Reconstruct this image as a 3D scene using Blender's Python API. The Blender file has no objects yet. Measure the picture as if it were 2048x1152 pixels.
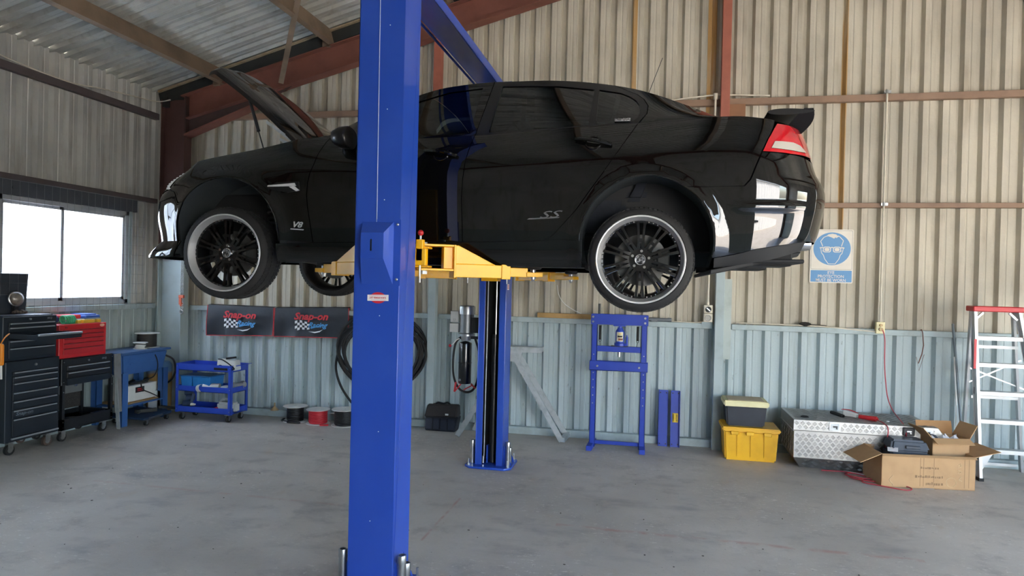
import bpy, bmesh, math, random
import numpy as np
from mathutils import Vector, Matrix
from mathutils.geometry import delaunay_2d_cdt
S = bpy.context.scene
C = S.collection
random.seed(7)
PI = math.pi

# ---------------------------------------------------------------- camera, light, exposure
cam_d = bpy.data.cameras.new('camera')
cam_d.sensor_width = 36.0
cam_d.lens = 1345.0 / 2048 * 36.0
cam_d.clip_start = 0.05
cam_d.clip_end = 300
cam = bpy.data.objects.new('camera', cam_d)
C.objects.link(cam)
S.camera = cam
def cam_matrix(yaw, pit, rol, loc):
    cy, sy, cp, sp, cr, sr = math.cos(yaw), math.sin(yaw), math.cos(pit), math.sin(pit), math.cos(rol), math.sin(rol)
    M = Matrix(((cy, sy, 0), (0, 0, -1), (-sy, cy, 0)))
    P = Matrix(((1, 0, 0), (0, cp, sp), (0, -sp, cp)))
    R = Matrix(((cr, -sr, 0), (sr, cr, 0), (0, 0, 1)))
    W = (R @ P @ M).transposed()
    B = W @ Matrix(((1, 0, 0), (0, -1, 0), (0, 0, -1)))
    return Matrix.Translation(loc) @ B.to_4x4()
cam.matrix_world = cam_matrix(0.2078, -0.0071, 0.0247, (0, 0, 1.87))

world = bpy.data.worlds.new('world')
S.world = world
world.use_nodes = True
wn = world.node_tree.nodes
sky = wn.new('ShaderNodeTexSky')
sky.sky_type = 'NISHITA'
sky.sun_disc = False
sky.sun_elevation = math.radians(52)
sky.sun_rotation = math.radians(40)
sky.air_density = 1.0
sky.dust_density = 2.5
sky.ozone_density = 1.0
world.node_tree.links.new(sky.outputs[0], wn['Background'].inputs[0])
wn['Background'].inputs[1].default_value = 0.32
sun_d = bpy.data.lights.new('sun', 'SUN')
sun_d.energy = 4.2
sun_d.angle = math.radians(0.6)
sun_d.color = (1.0, 0.94, 0.84)
sun = bpy.data.objects.new('sun', sun_d)
C.objects.link(sun)
sun.rotation_euler = Vector((0.42, 0.50, 0.95)).to_track_quat('Z', 'Y').to_euler()
S.view_settings.view_transform = 'Standard'
S.view_settings.look = 'None'
S.view_settings.gamma = 1
S.view_settings.use_curve_mapping = False
S.view_settings.exposure = 3.72
S.cycles.use_denoising = True
S.cycles.max_bounces = 10
S.cycles.diffuse_bounces = 6
S.cycles.sample_clamp_indirect = 8
S.cycles.caustics_reflective = False
S.cycles.caustics_refractive = False

# ---------------------------------------------------------------- materials
MATS = {}
def lin(c):
    if isinstance(c, str):
        c = [int(c[i:i + 2], 16) / 255 for i in (0, 2, 4)]
    return tuple(x / 12.92 if x < .04045 else ((x + .055) / 1.055) ** 2.4 for x in c) + (1,)
class NT:
    def __init__(s, m):
        s.t = m.node_tree; s.n = s.t.nodes; s.l = s.t.links
    def add(s, typ, ins=None, **kw):
        x = s.n.new('ShaderNode' + typ)
        for k, v in kw.items():
            setattr(x, k, v)
        for k, v in (ins or {}).items():
            if isinstance(v, bpy.types.NodeSocket):
                s.l.new(v, x.inputs[k])
            else:
                x.inputs[k].default_value = v
        return x
    def math(s, op, a, b=0.0, clamp=False):
        return s.add('Math', {0: a, 1: b}, operation=op, use_clamp=clamp).outputs[0]
    def mix(s, f, a, b):
        x = s.n.new('ShaderNodeMix'); x.data_type = 'RGBA'
        for sock, v in ((x.inputs[0], f), (x.inputs[6], a), (x.inputs[7], b)):
            if isinstance(v, bpy.types.NodeSocket): s.l.new(v, sock)
            else: sock.default_value = v
        return x.outputs[2]
    def ramp(s, f, a, b):
        x = s.add('MapRange', {0: f, 1: a, 2: b}, clamp=True); x.interpolation_type = 'SMOOTHSTEP'
        return x.outputs[0]
    def noise(s, scale, vec=None, detail=4, rough=.55):
        d = {'Scale': scale, 'Detail': detail, 'Roughness': rough}
        if vec is not None: d['Vector'] = vec
        return s.add('TexNoise', d).outputs[0]
    def pos(s):
        return s.add('NewGeometry').outputs['Position']
    def obco(s):
        return s.add('TexCoord').outputs['Object']
    def scale(s, v, k):
        return s.add('Mapping', {'Vector': v, 'Scale': k}).outputs[0]
def base(name):
    m = bpy.data.materials.new(name)
    m.use_nodes = True
    t = NT(m)
    return m, t, t.n['Principled BSDF']
def mat(name, col, rough=.5, metal=0.0, wear=None, wscale=6.0, wamt=.5, bump=0.0, bscale=60.0, coat=0.0, spec=.5):
    if name in MATS: return MATS[name]
    m, t, p = base(name)
    p.inputs['Roughness'].default_value = rough
    p.inputs['Metallic'].default_value = metal
    p.inputs['Specular IOR Level'].default_value = spec
    if coat:
        p.inputs['Coat Weight'].default_value = coat
        p.inputs['Coat Roughness'].default_value = .03
    c = lin(col)
    v = t.obco()
    w = lin(wear) if wear else tuple(x * .8 for x in c[:3]) + (1,)
    f = t.math('MULTIPLY', t.ramp(t.noise(wscale, v), .4, .75), wamt)
    t.l.new(t.mix(f, c, w), p.inputs['Base Color'])
    if bump:
        b = t.add('Bump', {'Strength': bump, 'Distance': .01, 'Height': t.noise(bscale, v)})
        t.l.new(b.outputs[0], p.inputs['Normal'])
    MATS[name] = m
    return m

def wall_mat(name, up, low, zsplit, rust=(), metal=0.0):
    m, t, p = base(name)
    p.inputs['Metallic'].default_value = metal
    P = t.pos()
    sep = t.add('SeparateXYZ', {0: P})
    z = sep.outputs[2]; x = sep.outputs[0]
    n1 = t.noise(1.3, P); n2 = t.noise(9, t.scale(P, (1, 1, .12))); n3 = t.noise(40, P)
    a = t.mix(t.ramp(n1, .35, .7), lin(up), tuple(k * .78 for k in lin(up)[:3]) + (1,))
    a = t.mix(t.math('MULTIPLY', t.ramp(n2, .5, .75), .35), a, lin('7d6d55'))
    edge = t.math('ADD', z, t.math('MULTIPLY', t.math('SUBTRACT', n1, .5), .05))
    lo = t.mix(t.math('MULTIPLY', t.ramp(n2, .52, .8), .45), lin(low), lin('8f948c'))
    lo = t.mix(t.math('MULTIPLY', t.ramp(t.noise(22, t.scale(P, (1, 1, .4))), .66, .74), .6), lo, lin('5d5346'))
    c = t.mix(t.ramp(edge, zsplit - .015, zsplit + .015), lo, a)
    for x0, x1, z0 in rust:
        k = t.math('MULTIPLY', t.math('GREATER_THAN', x, x0), t.math('LESS_THAN', x, x1))
        k = t.math('MULTIPLY', k, t.ramp(z, z0, z0 + .4))
        c = t.mix(t.math('MULTIPLY', k, t.ramp(n2, .2, .6)), c, lin('b8925c'))
    t.l.new(c, p.inputs['Base Color'])
    p.inputs['Roughness'].default_value = .55
    p.inputs['Specular IOR Level'].default_value = .3
    b = t.add('Bump', {'Strength': .15, 'Distance': .01, 'Height': n3})
    t.l.new(b.outputs[0], p.inputs['Normal'])
    return m

M_WALL = wall_mat('cladding_back', 'c4bead', 'b3c1c3', 1.43, ((-.335, -.275, 2.6), (.55, .655, 2.2), (2.04, 2.09, 2.3)))
M_WALLL = wall_mat('cladding_side', 'd2d2cc', 'a9b4b2', 1.43, metal=.4)
M_ROOF = wall_mat('roof_sheeting', 'c4c5be', '8d8d85', -5, metal=.3)
def floor_mat():
    m, t, p = base('concrete')
    P = t.pos()
    n1 = t.noise(.55, P, 6); n2 = t.noise(3.2, P, 8, .65); n3 = t.noise(38, P, 5, .7); n4 = t.noise(1.4, t.scale(P, (1, 1.9, 1)), 5)
    c = t.mix(t.ramp(n1, .35, .68), lin('b9b3aa'), lin('d2cbc1'))
    c = t.mix(t.math('MULTIPLY', t.ramp(n2, .5, .72), .6), c, lin('a09b95'))
    c = t.mix(t.math('MULTIPLY', t.ramp(n4, .54, .74), .6), c, lin('969390'))
    c = t.mix(t.math('MULTIPLY', t.ramp(t.noise(2.1, t.scale(P, (1.6, 1, 1)), 5), .6, .78), .4), c, lin('bda68a'))
    c = t.mix(t.math('MULTIPLY', t.ramp(n3, .58, .75), .45), c, lin('86807a'))
    fl = t.noise(26, t.scale(P, (.55, 1, 1)), 3, .8)
    sp = t.ramp(t.noise(.9, P, 2), .42, .62)
    c = t.mix(t.math('MULTIPLY', t.math('MULTIPLY', t.ramp(fl, .58, .64), sp), .7), c, lin('e4dfd6'))
    vo = t.add('TexVoronoi', {'Vector': P, 'Scale': 11.0})
    c = t.mix(t.math('MULTIPLY', t.math('LESS_THAN', vo.outputs['Distance'], .045), .6), c, lin('4b4744'))
    # marking-chalk line rubbed into the slab, reddish
    sep = t.add('SeparateXYZ', {0: P})
    brk = t.ramp(t.noise(5, P, 5), .40, .60)
    def chalk(along, across, at, a0, a1, w):
        d = t.math('ABSOLUTE', t.math('SUBTRACT', sep.outputs[across], at))
        f = t.math('MULTIPLY', t.math('SUBTRACT', 1.0, t.ramp(d, .0, w)), brk)
        return t.math('MULTIPLY', f, t.math('MULTIPLY', t.math('GREATER_THAN', sep.outputs[along], a0), t.math('LESS_THAN', sep.outputs[along], a1)))
    f = t.math('MAXIMUM', chalk(0, 1, 5.19, -.7, 1.9, .05), t.math('MULTIPLY', chalk(0, 1, 5.15, -4.9, -1.9, .04), .5))
    f = t.math('MAXIMUM', f, chalk(1, 0, -1.593, 4.6, 5.6, .02))
    c = t.mix(t.math('MULTIPLY', f, .6), c, lin('b98478'))
    t.l.new(c, p.inputs['Base Color'])
    t.l.new(t.add('MapRange', {0: n2, 3: .45, 4: .8}).outputs[0], p.inputs['Roughness'])
    p.inputs['Specular IOR Level'].default_value = .35
    h = t.math('ADD', t.math('MULTIPLY', n3, .6), n2)
    b = t.add('Bump', {'Strength': .25, 'Distance': .01, 'Height': h})
    t.l.new(b.outputs[0], p.inputs['Normal'])
    return m
M_FLOOR = floor_mat()
def checker_plate():
    m, t, p = base('aluminium_checker_plate')
    p.inputs['Metallic'].default_value = .85
    p.inputs['Roughness'].default_value = .38
    P = t.obco()
    n = t.noise(5, P)
    t.l.new(t.mix(n, lin('90918f'), lin('b2b2af')), p.inputs['Base Color'])
    return m
def glass_mat(name, tint, refl=.08):
    m = bpy.data.materials.new(name); m.use_nodes = True
    t = NT(m)
    t.n.remove(t.n['Principled BSDF'])
    tr = t.add('BsdfTransparent', {'Color': tint})
    gl = t.add('BsdfGlossy', {'Roughness': .02})
    fr = t.add('Fresnel', {'IOR': 1.5})
    f = t.math('MINIMUM', t.math('MULTIPLY', fr.outputs[0], refl / .04), .95)
    mx = t.add('MixShader', {0: f, 1: tr.outputs[0], 2: gl.outputs[0]})
    t.l.new(mx.outputs[0], t.n['Material Output'].inputs['Surface'])
    return m
def frosted_mat():
    m = bpy.data.materials.new('obscure_glass'); m.use_nodes = True
    t = NT(m)
    t.n.remove(t.n['Principled BSDF'])
    a = t.add('BsdfTranslucent', {'Color': (.9, .93, .95, 1)})
    b = t.add('BsdfTransparent', {'Color': (.9, .93, .95, 1)})
    mx = t.add('MixShader', {0: .35, 1: a.outputs[0], 2: b.outputs[0]})
    t.l.new(mx.outputs[0], t.n['Material Output'].inputs['Surface'])
    return m
M_BLUE = mat('hoist_blue_paint', '2049ae', .4, wear='3a5fc0', wscale=2.5, wamt=.25, coat=.3)
M_BLUE2 = mat('press_blue_paint', '2340a8', .42, wear='2f4db4', wamt=.4)
M_CART = mat('cart_blue_paint', '2f4fbe', .4, wear='2443a4', wamt=.4)
M_YEL = mat('hoist_yellow_paint', 'f8b80c', .42, wear='e09a10', wscale=9, wamt=.4, coat=.2)
M_BLACK = mat('black_paint', '14171b', .4, wear='1e2124')
M_TOOLBLK = mat('toolbox_black', '171f28', .42, wear='1e2833', wscale=3)
M_RUB = mat('black_rubber', '1b1b1c', .75, wear='2a2724', bump=.2, bscale=120)
M_STEEL = mat('bright_steel', 'b9bcbe', .3, 1.0, wear='8a8a88', wscale=12)
M_CHROME = mat('chrome', 'e6e6e6', .08, 1.0, wear='d0d0d0')
M_GALV = mat('galvanised_steel', 'b9bfc1', .5, .45, wear='8d9496', wscale=14)
M_ALU = mat('aluminium', 'bec1c2', .4, .55, wear='b0b2b2', wscale=10)
M_RED = mat('red_paint', 'c3262c', .4, wear='a81f26')
M_REDBEAM = mat('red_oxide_steel', '7d4d40', .65, wear='683c30', wscale=3, wamt=.7, bump=.1)
M_DKSTEEL = mat('dark_oxide_steel', '4d3a36', .65, wear='3c2d2b', wscale=3, wamt=.6)
M_PURLIN = mat('brown_painted_purlin', '86735f', .6, wear='5c5042', wscale=2.5, wamt=.7)
M_GIRT = mat('brown_girt', '8f745f', .6, wear='6f5848', wscale=4, wamt=.6)
M_GIRTD = mat('dusty_purple_brown_girt', '5a5252', .65, wear='47403f', wscale=4)
M_GIRTL = mat('pale_blue_grey_painted_steel', 'a9b8ba', .6, wear='8b9490', wscale=7, wamt=.6)
M_DARK = mat('charcoal_steel', '2e302e', .7, wear='222222')
M_WHITE = mat('white_plastic', 'dcdcd8', .45, wear='c4c4be')
M_CREAM = mat('cream_plastic', 'e3dcae', .5, wear='cfc38c')
M_CARD = mat('brown_cardboard', 'c09b70', .8, wear='a98660', wscale=5, wamt=.5)
M_CARDIN = mat('cardboard_inside', 'a87f55', .85, wear='96704a')
M_TUBY = mat('yellow_tub_plastic', 'eab41d', .42, wear='d59a12', wscale=7)
M_TUBB = mat('dark_tub_plastic', '2a2f38', .45, wear='353b45')
M_WOOD = mat('pine_timber', 'b9955f', .7, wear='93703f', wscale=8, wamt=.6)
M_CONDUIT = mat('cream_conduit', 'd6d0be', .5, wear='b5ad98')
M_NAVY = mat('navy_fabric', '1e222a', .85, wear='2a2f3a', bump=.3, bscale=40)
M_BLKFAB = mat('black_vinyl', '1b2028', .5, wear='2e323a', wscale=4, bump=.25, bscale=18)
M_CHECK = checker_plate()
M_WINGLASS = frosted_mat()
print_red = mat('print_red', 'd0343c', .6); print_white = mat('print_white', 'e8e8e8', .6); print_blue = mat('print_blue', '4f9bd6', .6)
print_black = mat('print_black', '17181a', .6); sign_blue = mat('sign_blue', '5d93c4', .55, wear='6a9cc8'); sign_white = mat('sign_white', 'dcd8cd', .55, wear='cfc9ba')
M_PAINT = None

# ---------------------------------------------------------------- mesh helpers
def frame(axis):
    w = Vector(axis).normalized()
    u = w.orthogonal().normalized()
    return u, w.cross(u), w
class MB:
    def __init__(s):
        s.v = []; s.f = []; s.mi = []; s.m = 0
    def add(s, vs, fs):
        o = len(s.v)
        s.v += [tuple(p) for p in vs]
        for f in fs:
            s.f.append([i + o for i in f]); s.mi.append(s.m)
        return s
    def box(s, a, b, M=None):
        (x0, y0, z0), (x1, y1, z1) = a, b
        x0, x1 = min(x0, x1), max(x0, x1); y0, y1 = min(y0, y1), max(y0, y1); z0, z1 = min(z0, z1), max(z0, z1)
        vs = [Vector(p) for p in ((x0, y0, z0), (x1, y0, z0), (x1, y1, z0), (x0, y1, z0), (x0, y0, z1), (x1, y0, z1), (x1, y1, z1), (x0, y1, z1))]
        if M is not None: vs = [M @ p for p in vs]
        return s.add(vs, [(3, 2, 1, 0), (4, 5, 6, 7), (0, 1, 5, 4), (1, 2, 6, 5), (2, 3, 7, 6), (3, 0, 4, 7)])
    def hexa(s, vs):
        return s.add(vs, [(3, 2, 1, 0), (4, 5, 6, 7), (0, 1, 5, 4), (1, 2, 6, 5), (2, 3, 7, 6), (3, 0, 4, 7)])
    def bar(s, p, q, w, h, up=(0, 0, 1)):
        p = Vector(p); q = Vector(q); d = (q - p).normalized(); up = Vector(up)
        u = d.cross(up)
        if u.length < 1e-4: u = d.orthogonal()
        u.normalize(); v = u.cross(d)
        u = u * w / 2; v = v * h / 2
        return s.hexa([p - u - v, p + u - v, q + u - v, q - u - v, p - u + v, p + u + v, q + u + v, q - u + v])
    def cyl(s, p, q, r, n=16, r2=None, caps=True):
        p = Vector(p); q = Vector(q); r2 = r if r2 is None else r2
        u, v, w = frame(q - p)
        vs = []
        for i in range(n):
            a = 2 * PI * i / n; d = u * math.cos(a) + v * math.sin(a)
            vs += [p + d * r, q + d * r2]
        fs = [(2 * i, 2 * ((i + 1) % n), 2 * ((i + 1) % n) + 1, 2 * i + 1) for i in range(n)]
        if caps: fs += [tuple(2 * i for i in reversed(range(n))), tuple(2 * i + 1 for i in range(n))]
        return s.add(vs, fs)
    def tube(s, pts, r, n=8, closed=False):
        P = [Vector(p) for p in pts]; N = len(P)
        vs = []; nrm = None
        for i in range(N):
            a = P[(i - 1) % N] if (closed or i > 0) else P[i]
            b = P[(i + 1) % N] if (closed or i < N - 1) else P[i]
            d = (b - a).normalized()
            if nrm is None: nrm = d.orthogonal().normalized()
            else:
                nrm = nrm - d * nrm.dot(d)
                nrm = nrm.normalized() if nrm.length > 1e-5 else d.orthogonal().normalized()
            k = d.cross(nrm)
            for j in range(n):
                t = 2 * PI * j / n
                vs.append(P[i] + (nrm * math.cos(t) + k * math.sin(t)) * r)
        fs = []
        for i in range(N if closed else N - 1):
            for j in range(n):
                a = i * n + j; b = i * n + (j + 1) % n; i2 = (i + 1) % N
                fs.append((a, b, i2 * n + (j + 1) % n, i2 * n + j))
        if not closed: fs += [tuple(reversed(range(n))), tuple((N - 1) * n + j for j in range(n))]
        return s.add(vs, fs)
    def lathe(s, prof, o, axis, n=32, closed=False):
        u, v, w = frame(axis); o = Vector(o); k = len(prof)
        vs = []
        for i in range(n):
            a = 2 * PI * i / n; d = u * math.cos(a) + v * math.sin(a)
            vs += [o + d * r + w * h for r, h in prof]
        fs = []
        for i in range(n):
            j = (i + 1) % n
            for t in range(k if closed else k - 1):
                t2 = (t + 1) % k
                fs.append((i * k + t, j * k + t, j * k + t2, i * k + t2))
        return s.add(vs, fs)
    def prism(s, poly, o, u, v, h):
        o = Vector(o); u = Vector(u); v = Vector(v); w = u.cross(v).normalized() * h
        n = len(poly)
        vs = [o + u * a + v * b for a, b in poly] + [o + u * a + v * b + w for a, b in poly]
        fs = [tuple(reversed(range(n))), tuple(range(n, 2 * n))] + [(i, (i + 1) % n, n + (i + 1) % n, n + i) for i in range(n)]
        return s.add(vs, fs)
    def sphere(s, c, r, n=16, sc=(1, 1, 1)):
        c = Vector(c); prof = []
        m = n // 2
        vs = []; fs = []
        for i in range(m + 1):
            t = PI * i / m
            for j in range(n):
                a = 2 * PI * j / n
                vs.append(c + Vector((r * math.sin(t) * math.cos(a) * sc[0], r * math.sin(t) * math.sin(a) * sc[1], r * math.cos(t) * sc[2])))
        for i in range(m):
            for j in range(n):
                fs.append((i * n + j, (i + 1) * n + j, (i + 1) * n + (j + 1) % n, i * n + (j + 1) % n))
        return s.add(vs, fs)
    def grid(s, rows, flip=False):
        R = len(rows); K = len(rows[0])
        vs = [p for r in rows for p in r]
        fs = []
        for i in range(R - 1):
            for j in range(K - 1):
                f = (i * K + j, i * K + j + 1, (i + 1) * K + j + 1, (i + 1) * K + j)
                fs.append(tuple(reversed(f)) if flip else f)
        return s.add(vs, fs)
    def sheet(s, pts, w, thick):
        """thin folded strip: pts path, w = width vector, thick along local normal"""
        w = Vector(w); P = [Vector(p) for p in pts]
        for a, b in zip(P, P[1:]):
            n = (b - a).cross(w).normalized() * thick
            s.hexa([a, a + w, b + w, b, a + n, a + w + n, b + w + n, b + n])
        return s
ROOT = {}
def obj(name, mb, m, parent=None, world=True, smooth=35, bev=0.0, seg=1, label=None, kind=None, loc=None):
    me = bpy.data.meshes.new(name)
    v = np.array(mb.v, float)
    if world and parent is not None:
        r = parent
        while r.parent is not None: r = r.parent
        if r in ROOT:
            v = v - np.array(ROOT[r][0])
            a = -ROOT[r][1]
            if a:
                c, sn = math.cos(a), math.sin(a)
                v[:, :2] = v[:, :2] @ np.array(((c, sn), (-sn, c)))
    if loc is not None: v = v - np.array(loc)
    me.from_pydata([tuple(p) for p in v], [], mb.f)
    ms = m if isinstance(m, (list, tuple)) else [m]
    for x in ms: me.materials.append(x)
    if len(ms) > 1: me.polygons.foreach_set('material_index', mb.mi)
    bm = bmesh.new(); bm.from_mesh(me)
    bmesh.ops.remove_doubles(bm, verts=bm.verts, dist=1e-6)
    bmesh.ops.recalc_face_normals(bm, faces=bm.faces)
    if bev:
        es = [e for e in bm.edges if len(e.link_faces) == 2 and e.calc_face_angle(0) > .5]
        bmesh.ops.bevel(bm, geom=es, offset=bev, segments=seg, affect='EDGES', clamp_overlap=True)
    bm.to_mesh(me); bm.free()
    if smooth:
        me.polygons.foreach_set('use_smooth', [True] * len(me.polygons))
        me.set_sharp_from_angle(angle=math.radians(smooth))
    o = bpy.data.objects.new(name, me)
    C.objects.link(o)
    if parent is not None: o.parent = parent
    if loc is not None: o.location = loc
    if label: o['label'] = label
    if kind: o['kind'] = kind
    return o
def thing(name, label, cat, loc=(0, 0, 0), rotz=0.0, group=None):
    o = bpy.data.objects.new(name, None)
    C.objects.link(o); o.empty_display_size = .1
    o.location = loc; o.rotation_euler = (0, 0, rotz)
    o['label'] = label; o['category'] = cat
    if group: o['group'] = group
    ROOT[o] = (loc, rotz)
    return o
def solo(name, mb, m, label, cat, group=None, **kw):
    v = np.array(mb.v); c = (v.min(0) + v.max(0)) / 2
    loc = (float(c[0]), float(c[1]), float(v[:, 2].min()))
    o = obj(name, mb, m, loc=loc, **kw)
    o['label'] = label; o['category'] = cat
    if group: o['group'] = group
    ROOT[o] = (loc, 0.0)
    return o
def struct(name, mb, m, parent=None, **kw):
    o = obj(name, mb, m, parent, **kw)
    if parent is None: o['kind'] = 'structure'
    return o
def struct_root(name):
    o = bpy.data.objects.new(name, None); C.objects.link(o)
    o['kind'] = 'structure'
    ROOT[o] = ((0, 0, 0), 0.0)
    return o
def copy_tree(o, parent=None):
    c = o.copy(); C.objects.link(c)
    if parent is not None: c.parent = parent
    for ch in list(o.children): copy_tree(ch, c)
    return c
def text_mb(txt, size, o, u, v, shear=0.0, ext=.001, xs=1.0, align='CENTER', bold=0.0, mb=None, lift=.0005):
    cu = bpy.data.curves.new('t', 'FONT')
    cu.body = txt; cu.size = size; cu.shear = shear; cu.extrude = ext; cu.align_x = align; cu.align_y = 'CENTER'; cu.offset = bold
    cu.resolution_u = 2
    ob = bpy.data.objects.new('t', cu); C.objects.link(ob)
    bpy.context.view_layer.update()
    me = bpy.data.meshes.new_from_object(ob.evaluated_get(bpy.context.evaluated_depsgraph_get()))
    o = Vector(o); u = Vector(u).normalized(); v = Vector(v).normalized(); w = u.cross(v)
    mb = mb or MB()
    mb.add([o + u * p.co.x * xs + v * p.co.y + w * (p.co.z + ext + lift) for p in me.vertices], [list(p.vertices) for p in me.polygons])
    bpy.data.objects.remove(ob); bpy.data.meshes.remove(me); bpy.data.curves.remove(cu)
    return mb
def ell(cx, cy, a, b, n=24, t0=0, t1=2 * PI):
    return [(cx + a * math.cos(t0 + (t1 - t0) * i / n), cy + b * math.sin(t0 + (t1 - t0) * i / n)) for i in range(n if abs(t1 - t0) > 6.28 else n + 1)]
def rrect(x0, y0, x1, y1, r, n=4):
    p = []
    for cx, cy, a in ((x1 - r, y0 + r, -PI / 2), (x1 - r, y1 - r, 0), (x0 + r, y1 - r, PI / 2), (x0 + r, y0 + r, PI)):
        p += [(cx + r * math.cos(a + PI / 2 * i / n), cy + r * math.sin(a + PI / 2 * i / n)) for i in range(n + 1)]
    return p
def smooth_path(P, n=6, closed=False):
    P = [Vector(p) for p in P]; N = len(P); out = []
    for i in range(N if closed else N - 1):
        g = lambda k: P[k % N] if closed else P[min(max(k, 0), N - 1)]
        a, b, c, d = g(i - 1), g(i), g(i + 1), g(i + 2)
        for j in range(n):
            t = j / n
            out.append(.5 * ((2 * b) + (c - a) * t + (2 * a - 5 * b + 4 * c - d) * t * t + (3 * b - a - 3 * c + d) * t ** 3))
    if not closed: out.append(P[-1])
    return out
X3, Y3, Z3 = Vector((1, 0, 0)), Vector((0, 1, 0)), Vector((0, 0, 1))

# ---------------------------------------------------------------- the shed
YW, XL, XR, YF, XRIDGE = 8.27, -6.78, 8.26, -2.6, .74
SL = .278
def roofz(x):
    return 4.39 + SL * (min(x, 2 * XRIDGE - x) - XL)
PROF = [(0, 0), (.046, 0), (.052, .004), (.064, .004), (.070, 0), (.114, 0), (.122, .052), (.172, .052), (.2, 0)]
PROFL = [(0, 0), (.046, 0), (.052, .004), (.064, .004), (.070, 0), (.122, 0), (.130, .05), (.172, .05), (.2, 0)]
def profile(a, b, start, extra=(), PROF=PROF):
    s = set()
    k = math.floor((a - start) / .2) - 1
    pts = []
    while start + k * .2 < b + .2:
        pts += [(start + k * .2 + p, d) for p, d in PROF[:-1]]; k += 1
    pts = sorted(pts)
    xs = np.array([p[0] for p in pts]); ds = np.array([p[1] for p in pts])
    cut = sorted(set([a, b] + [x for x in xs if a + 1e-4 < x < b - 1e-4] + [e for e in extra if a < e < b]))
    return [(x, float(np.interp(x, xs, ds))) for x in cut]
ground = MB().box((-60, -60, -.16), (60, 60, -.06))
struct('ground', ground, mat('outside_yard', 'b4aca0', .9, wear='98907f', wscale=1))
struct('floor', MB().box((XL - .1, YF - .1, -.15), (XR + .1, YW + .1, 0)), M_FLOOR)

wb = struct_root('wall_back')
a = XL; k = 0
while a < XR - .01:
    b = min(a + .8, XR)
    off = .004 * (k % 2)
    pr = profile(a - .02, min(b + .02, XR), -6.72)
    struct('cladding_sheet', MB().grid([[(x, YW + d + off, 0.0), (x, YW + d + off, roofz(x))] for x, d in pr]), M_WALL, wb, smooth=20)
    a = b; k += 1
wl = struct_root('wall_left')
WY0, WY1, WZ0, WZ1 = 5.80, 7.60, 1.49, 2.68
WA0, WA1 = 2.4, 4.2
a = YF; k = 0
while a < YW - .01:
    b = min(a + .8, YW)
    off = .004 * (k % 2)
    pr = profile(a - .02, min(b + .02, YW + .03), .07, (WY0, WY1, WA0, WA1), PROFL)
    mb = MB()
    for (y0, d0), (y1, d1) in zip(pr, pr[1:]):
        spans = [(0, WZ0), (WZ1, 4.412)] if (WY0 - 1e-4 <= y0 and y1 <= WY1 + 1e-4) or (WA0 - 1e-4 <= y0 and y1 <= WA1 + 1e-4) else [(0, 4.412)]
        for z0, z1 in spans:
            x0, x1 = XL - d0 - off, XL - d1 - off
            mb.add([(x0, y0, z0), (x1, y1, z0), (x1, y1, z1), (x0, y0, z1)], [(0, 1, 2, 3)])
    struct('cladding_sheet', mb, M_WALLL, wl, smooth=20)
    a = b; k += 1
wr = struct_root('wall_right')
for q in ((YF, 0, .9, 4.385), (4.2, 0, YW, 4.385), (.9, 3.1, 4.2, 4.385)):
    obj('cladding_panel', MB().box((XR, q[0], q[1]), (XR + .05, q[2], q[3])), M_WALLL, wr)
fw = struct_root('wall_front')
DX0, DX1, DZ = 2.0, 7.4, 3.4
obj('cladding_panel', MB().box((XL, YF - .05, 0), (DX0, YF, roofz(XL))), M_WALLL, fw)
obj('cladding_panel', MB().box((DX1, YF - .05, 0), (XR, YF, roofz(XL))), M_WALLL, fw)
obj('cladding_panel', MB().prism([(XL, roofz(XL)), (DX0, roofz(XL)), (DX0, DZ), (DX1, DZ), (DX1, roofz(XL)), (XR, roofz(XL)), (XRIDGE, roofz(XRIDGE))], (0, YF, 0), X3, Z3, .05), M_WALLL, fw)
ce = struct_root('ceiling')
a = YF - .3; k = 0
while a < YW + .05:
    b = min(a + .8, YW + .1)
    off = .004 * (k % 2)
    pr = profile(a - .02, b + .02, .03)
    for xa, xb in ((XL - .2, XRIDGE), (XRIDGE, XR + .2)):
        struct('roof_sheet', MB().grid([[(xa, y, roofz(xa) + d + off), (xb, y, roofz(xb) + d + off)] for y, d in pr]), M_ROOF, ce, smooth=20)
    a = b; k += 1

# steel frame
def ibeam(mb, p, q, depth_dir, w_dir, D, W, tf=.014, tw=.01):
    p = Vector(p); q = Vector(q); dd = Vector(depth_dir).normalized(); ww = Vector(w_dir).normalized()
    def bx(c, hw, hd):
        a = [c + ww * i * hw + dd * j * hd for i, j in ((-1, -1), (1, -1), (1, 1), (-1, 1))]
        mb.hexa([p + x for x in a] + [q + x for x in a])
    bx(dd * (D / 2 - tf / 2), W / 2, tf / 2)
    bx(dd * -(D / 2 - tf / 2), W / 2, tf / 2)
    bx(Vector(), tw / 2, D / 2 - tf)
    return mb
col = thing('steel_column', 'dark red-brown steel I-section corner column behind the car bonnet', 'column', (-6.48, 8.1, 0))
def two_tone(name, up, low, zs):
    m, t, p = base(name)
    P = t.pos(); z = t.add('SeparateXYZ', {0: P}).outputs[2]
    n = t.noise(5, P)
    a = t.mix(t.math('MULTIPLY', t.ramp(n, .4, .7), .5), lin(up), tuple(k * .7 for k in lin(up)[:3]) + (1,))
    b = t.mix(t.math('MULTIPLY', t.ramp(n, .45, .75), .4), lin(low), lin('8a918e'))
    t.l.new(t.mix(t.ramp(t.math('ADD', z, t.math('MULTIPLY', n, .1)), zs - .02, zs + .05), b, a), p.inputs['Base Color'])
    p.inputs['Roughness'].default_value = .6
    return m
M_COLD = two_tone('column_dark_two_tone', '5b3f3a', 'a3b0b0', 2.1)
M_COLR = two_tone('post_red_two_tone', 'a3604e', 'a9b8ba', 2.15)
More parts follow.
